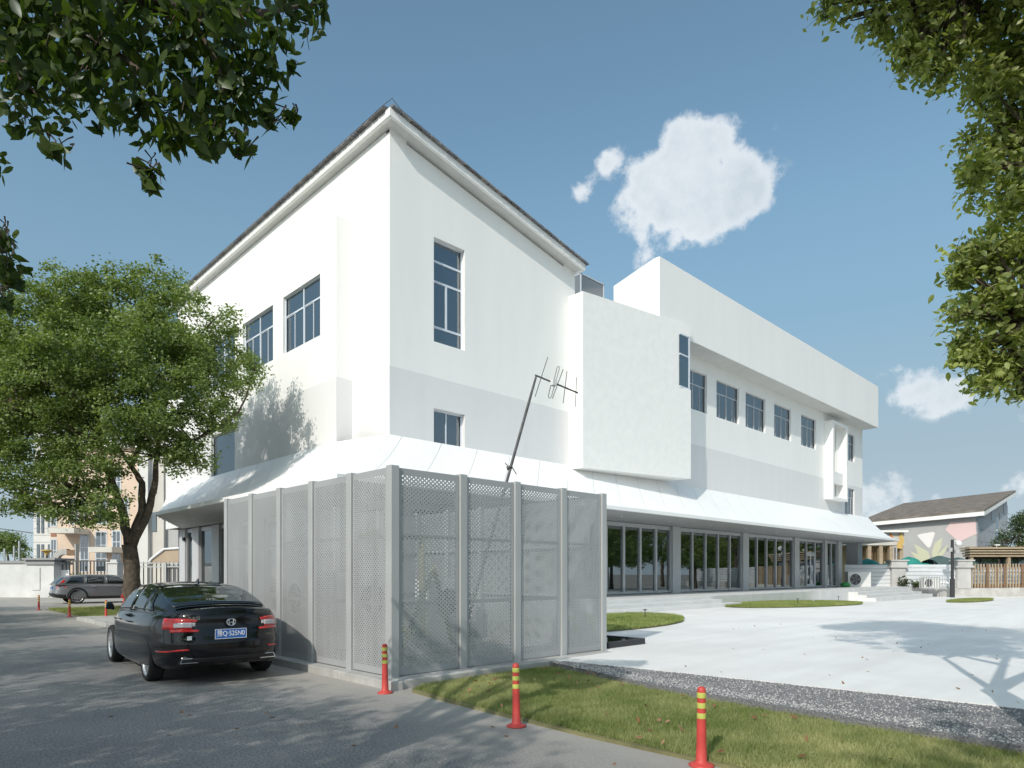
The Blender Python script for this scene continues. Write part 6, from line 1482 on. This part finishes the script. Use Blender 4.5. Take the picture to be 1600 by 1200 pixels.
# iron gate fence
t = dthing('iron_fence', Dg, r1, .8, 0, 'dark grey iron bar fence behind the estate car', 'fence'); M_IRON = mat('iron_bars', (.10, .095, .09), .6, metal=.3)
mb0 = None; r = r1+.06; x0, y0, _ = Dg.w(r, .8, 0); bar = MB().box(-.03, .03, -.03, .03, .12, py2z(877, TG)).mesh('bar', [M_IRON])
ra_, rb_ = r1+.02, px2r(160, TG)
while r < rb_:
    p = Dg.w(r, .8, 0); o = link('bar', bar, None, t); o.matrix_parent_inverse = Matrix.Translation(-Vector(t.location)); o.location = p; r += .235
mb = MB(); dbox(mb, Dg, ra_, rb_, .76, .84, py2z(877, TG), py2z(875.3, TG)); gp(mb, 'rail', M_IRON); mb = MB(); dbox(mb, Dg, ra_, rb_, .76, .84, .12, .24); gp(mb, 'rail', M_IRON)
t = dthing('gate_pillar', Dg, px2r(168, TG), .8, 0, 'smaller white gate pillar with stepped cap left of the tree trunk', 'pillar', 'white gate pillars')
r0, r1 = px2r(161, TG), px2r(176, TG); mb = MB(); dbox(mb, Dg, r0, r1, .5, 1.2, -.2, py2z(880, TG)); gp(mb, 'shaft', M_GP); mb = MB(); dbox(mb, Dg, r0-.08, r1+.08, .42, 1.28, py2z(880, TG), py2z(878, TG)); dbox(mb, Dg, r0+.1, r1-.1, .6, 1.1, py2z(878, TG), py2z(874, TG)); gp(mb, 'cap', M_GP)
t = dthing('rail_fence', Dg, px2r(178, TG), 2, 0, 'grey metal fence with panels to the right of the tree trunk', 'fence')
r = px2r(177, TG); re = px2r(300, TG)
while r < re: p = Dg.w(r, 2, 0); o = link('bar', bar, None, t); o.matrix_parent_inverse = Matrix.Translation(-Vector(t.location)); o.location = p; r += .30
for z in (py2z(880, TG), py2z(886, TG), .3): mb = MB(); dbox(mb, Dg, px2r(176, TG), re, 1.96, 2.04, z, z+.08); gp(mb, 'rail', M_POST)
mb = MB(); dbox(mb, Dg, px2r(232, TG), re, 2.1, 2.14, .1, py2z(883, TG)); gp(mb, 'backing_sheet', M_GREYW)
for px in (233, 261, 278): mb = MB(); r = px2r(px, TG); dbox(mb, Dg, r, r+.12, 1.9, 2.06, 0, py2z(878, TG)); gp(mb, 'post', M_POST)
# white board on the fence, red marker
t = dthing('white_board', Dg, px2r(75, TG), .7, 1, 'blank white board hung on the iron fence above the estate car', 'board'); mb = MB(); dbox(mb, Dg, px2r(66, TG)+.6, px2r(83, TG)+.6, .68, .73, 1.0, py2z(893, TG)+.1); gp(mb, 'board', M_WHITE)
# hedge behind the gate
rb2 = [(att(px, 908, 49), .75) for px in range(92, 135, 8)]; p = Vector(att(100, 930, 49)); p.z = 0
tree('hedge', 'low clipped yellow-green hedge behind the iron fence', p, [([p, p+Vector((0, 0, .4))], .04, .02)], rb2, 170, 26, .2, .11, M_LEAFR, 91, cat='hedge', shell=.7)
# street lamp
TLm = 50; t = dthing('street_lamp', Dist(TLm), px2r(73, TLm), 0, 0, 'short street lamp with a yellow cone shade behind the iron fence', 'street lamp'); x, y, _ = Dist(TLm).w(px2r(73, TLm), 0, 0)
mb = MB(); mb.tube([(x, y, 0), (x, y, py2z(868, TLm))], .07, 8); gp(mb, 'pole', M_DARK); mb = MB(); mb.lathe([(.08, 0), (.16, .2), (.38, .36), (.36, .42), (.001, .45)], (x, y, py2z(868, TLm)), 14); gp(mb, 'lamp_shade', M_OCHRE)
# peach and white building
TP = 62; Dp = Dist(TP); t = dthing('peach_building', Dp, px2r(78, TP), 0, 0, 'peach rendered building with white tiled left wing behind the iron fence', 'building')
zt = py2z(640, TP)
mb = MB(); dbox(mb, Dp, px2r(45, TP), px2r(78, TP), .6, 9, -.3, py2z(640, TP)); ww = gp(mb, 'tiled_wing', M_TILEW)
for pxs in (51, 58, 68.5):
    for z0, z1 in ((877, 850), (832, 795), (775, 740)):
        mb = MB(); r = px2r(pxs, TP); dbox(mb, Dp, r, r+.22, .52, .605, py2z(z0, TP), py2z(z1, TP)); gp(mb, 'slot_window', M_GLASS)
r = py2z(920, TP)
for py_j in range(660, 890, 11): mb = MB(); z = py2z(py_j, TP); dbox(mb, Dp, px2r(45.1, TP), px2r(77.9, TP), .585, .599, z, z+.05); gp(mb, 'tile_joint', mat('tile_joint', (.42, .42, .40), .9))
mb = MB(); dbox(mb, Dp, px2r(78, TP)+.002, px2r(215, TP), 0, 10, -.3, py2z(700, TP)); gp(mb, 'wall', M_PINKB)
mb = MB(); dbox(mb, Dp, px2r(78, TP)-.4, px2r(215, TP)+.2, -.5, 10.2, py2z(700, TP), py2z(690, TP)); gp(mb, 'roof_slab', M_TRIM)
for (a, b, c, d_, fr_) in ((80, 88, 893, 843, 0), (80, 88, 822, 790, 0), (126, 138, 893, 836, 0), (150, 166, 893, 831, 0), (150, 166, 818, 780, 0), (176, 188, 880, 830, 0), (178, 188, 770, 735, 0), (110, 122, 818, 780, 0), (126, 138, 815, 780, 0), (190, 200, 815, 780, 0)):
    f = MB(); r0, r1, z0, z1 = px2r(a, TP), px2r(b, TP), py2z(c, TP), py2z(d_, TP); dbox(f, Dp, r0-.08, r1+.08, -.03, -.002, z0-.08, z1+.08); wo = gp(f, 'window', M_ALU)
    n = 2
    for i in range(n):
        for j in range(2 if z1-z0 < 2.6 else 3):
            nn = 2 if z1-z0 < 2.6 else 3; w_ = (r1-r0)/n; h_ = (z1-z0)/nn; g = MB(); dbox(g, Dp, r0+i*w_+.04, r0+(i+1)*w_-.04, -.045, -.035, z0+j*h_+.04, z0+(j+1)*h_-.04); o = g.build('pane', M_GLASS, wo)
mb = MB(); dbox(mb, Dp, px2r(80, TP), px2r(88, TP), -.06, -.003, py2z(838, TP), py2z(825, TP)); gp(mb, 'terracotta_panel', M_BRICKP)
for (a, b, c, d_) in ((101, 140, 835, 827), (161, 197, 864, 856)):
    mb = MB(); dbox(mb, Dp, px2r(a, TP), px2r(b, TP), -2.2, -.001, py2z(c, TP), py2z(d_, TP)); gp(mb, 'entrance_canopy', M_CREAM)
t_keep = t
# stone gate arch fragment
t = dthing('stone_arch', Dist(54), px2r(96, 54), 0, 0, 'grey stone arch fragment with brown beam behind the iron fence', 'arch'); Ds = Dist(54)
mb = MB(); pts = []
for a in np.linspace(math.pi, math.pi/2, 7): pts.append((px2r(100, 54)+.95*math.cos(a), py2z(872, 54)+.75*math.sin(a)))
outer = pts+[(px2r(104, 54), py2z(872, 54)+.75)]; inner = [(px2r(100, 54)+.5*math.cos(a), py2z(872, 54)+.30*math.sin(a)) for a in np.linspace(math.pi, math.pi/2, 7)]+[(px2r(104, 54), py2z(872, 54)+.30)]
vs = [Ds.w(r, d_, z) for d_ in (0, .4) for r, z in outer+inner]; n = len(outer); m2 = 2*n
fs = [(i, i+1, n+i+1, n+i) for i in range(n-1)]+[(m2+i+1, m2+i, m2+n+i, m2+n+i+1) for i in range(n-1)]+[(i+1, i, m2+i, m2+i+1) for i in range(n-1)]+[(n+i, n+i+1, m2+n+i+1, m2+n+i) for i in range(n-1)]
mb.add(vs, fs); gp(mb, 'arch', M_CONC); mb = MB(); dbox(mb, Ds, px2r(104, 54), px2r(117, 54), 0, .4, py2z(868, 54), py2z(859, 54)); gp(mb, 'beam', M_WOOD)
mb = MB(); dbox(mb, Ds, px2r(85, 54)+.1, px2r(90, 54), 0, .4, 0, py2z(872, 54)); dbox(mb, Ds, px2r(116, 54), px2r(118.5, 54), 0, .4, 0, py2z(850, 54)); gp(mb, 'post', M_CONC)
# grey and cream buildings behind the canopy's left end
TB = 58; Db = Dist(TB); t = dthing('grey_tower_building', Db, px2r(215, TB), 0, 0, 'grey and cream flat-faced building between the peach building and the canopy', 'building')
for a, b, top, m_, dd in ((215, 231, 640, M_TILEW, 0), (231, 252, 640, M_CREAM, .4), (252, 271, 650, M_GREYW, .8), (271, 330, 700, M_CREAM, 1.0)):
    mb = MB(); dbox(mb, Db, px2r(a, TB)+.002, px2r(b, TB), dd, 8, -.3, py2z(top, TB)); gp(mb, 'wall', m_)
for a, b, c, d_ in ((234, 241, 770, 740), (234, 241, 830, 800)):
    mb = MB(); dbox(mb, Db, px2r(a, TB), px2r(b, TB), .33, .398, py2z(c, TB), py2z(d_, TB)); gp(mb, 'window', M_GLASS)
TC = 50; Dc2 = Dist(TC); t = dthing('carport', Dc2, px2r(262, TC), 0, 0, 'beige canvas carport tent beside the canopy end', 'carport')
q = [(232, 882), (236, 874), (257, 858), (290, 856), (296, 858), (296, 879)]
mb = MB(); fr_ = [Dc2.w(px2r(x, TC), 0, py2z(y, TC)) for x, y in q]; bk = [Dc2.w(px2r(x, TC), 5, py2z(y, TC)+.2) for x, y in q]; n = len(q); mb.add(fr_+bk, [tuple(range(n)), tuple(range(2*n-1, n-1, -1))]+[(i, n+i, n+(i+1) % n, (i+1) % n) for i in range(n)]); gp(mb, 'canvas', M_CANVAS)
mb = MB(); mb.tube([Dc2.w(px2r(x, TC), -.05, py2z(y, TC)) for x, y in q[:5]], .09, 6); gp(mb, 'edge_pipe', M_WHITE)
for px in (235, 262, 290): mb = MB(); x, y, _ = Dc2.w(px2r(px, TC), 0.1, 0); mb.tube([(x, y, 0), (x, y, py2z(878, TC))], .06, 6); gp(mb, 'post', M_POST)
bgtree('green_tree', 'green tree beyond the boundary wall at the far left edge', 75, [(15, 850, 22, 0), (32, 856, 14, 0), (0, 845, 24, 1), (22, 840, 10, 0), (38, 870, 10, 0), (-40, 850, 40, 0)], None, 380, 30, .5, .2, 15, M_LEAF)
# power line glimpsed at the far left
mb = MB(); mb.tube([att(-60, 818, 80), att(60, 834, 80)], .05, 4); mb.tube([att(-60, 785, 80), att(80, 796, 80)], .05, 4); tag(mb.build('power_line', M_WIRE), 'thin power lines crossing the sky at the far left', 'cable')
# long dark hedge line and sheds out of frame that the glass mirrors
t = dthing('long_shed', Dist(70), px2r(1900, 70), 0, GZ, 'low pale shed beyond the picket fence, seen only in the glass', 'shed'); D7 = Dist(70)
mb = MB(); dbox(mb, D7, 66, 110, 0, 6, GZ, 4.5); gp(mb, 'wall', M_GREYW); mb = MB(); dbox(mb, D7, 65.5, 110.5, -.5, 6.5, 4.5, 4.9); gp(mb, 'roof', M_TILE2)
bpy.context.view_layer.update()
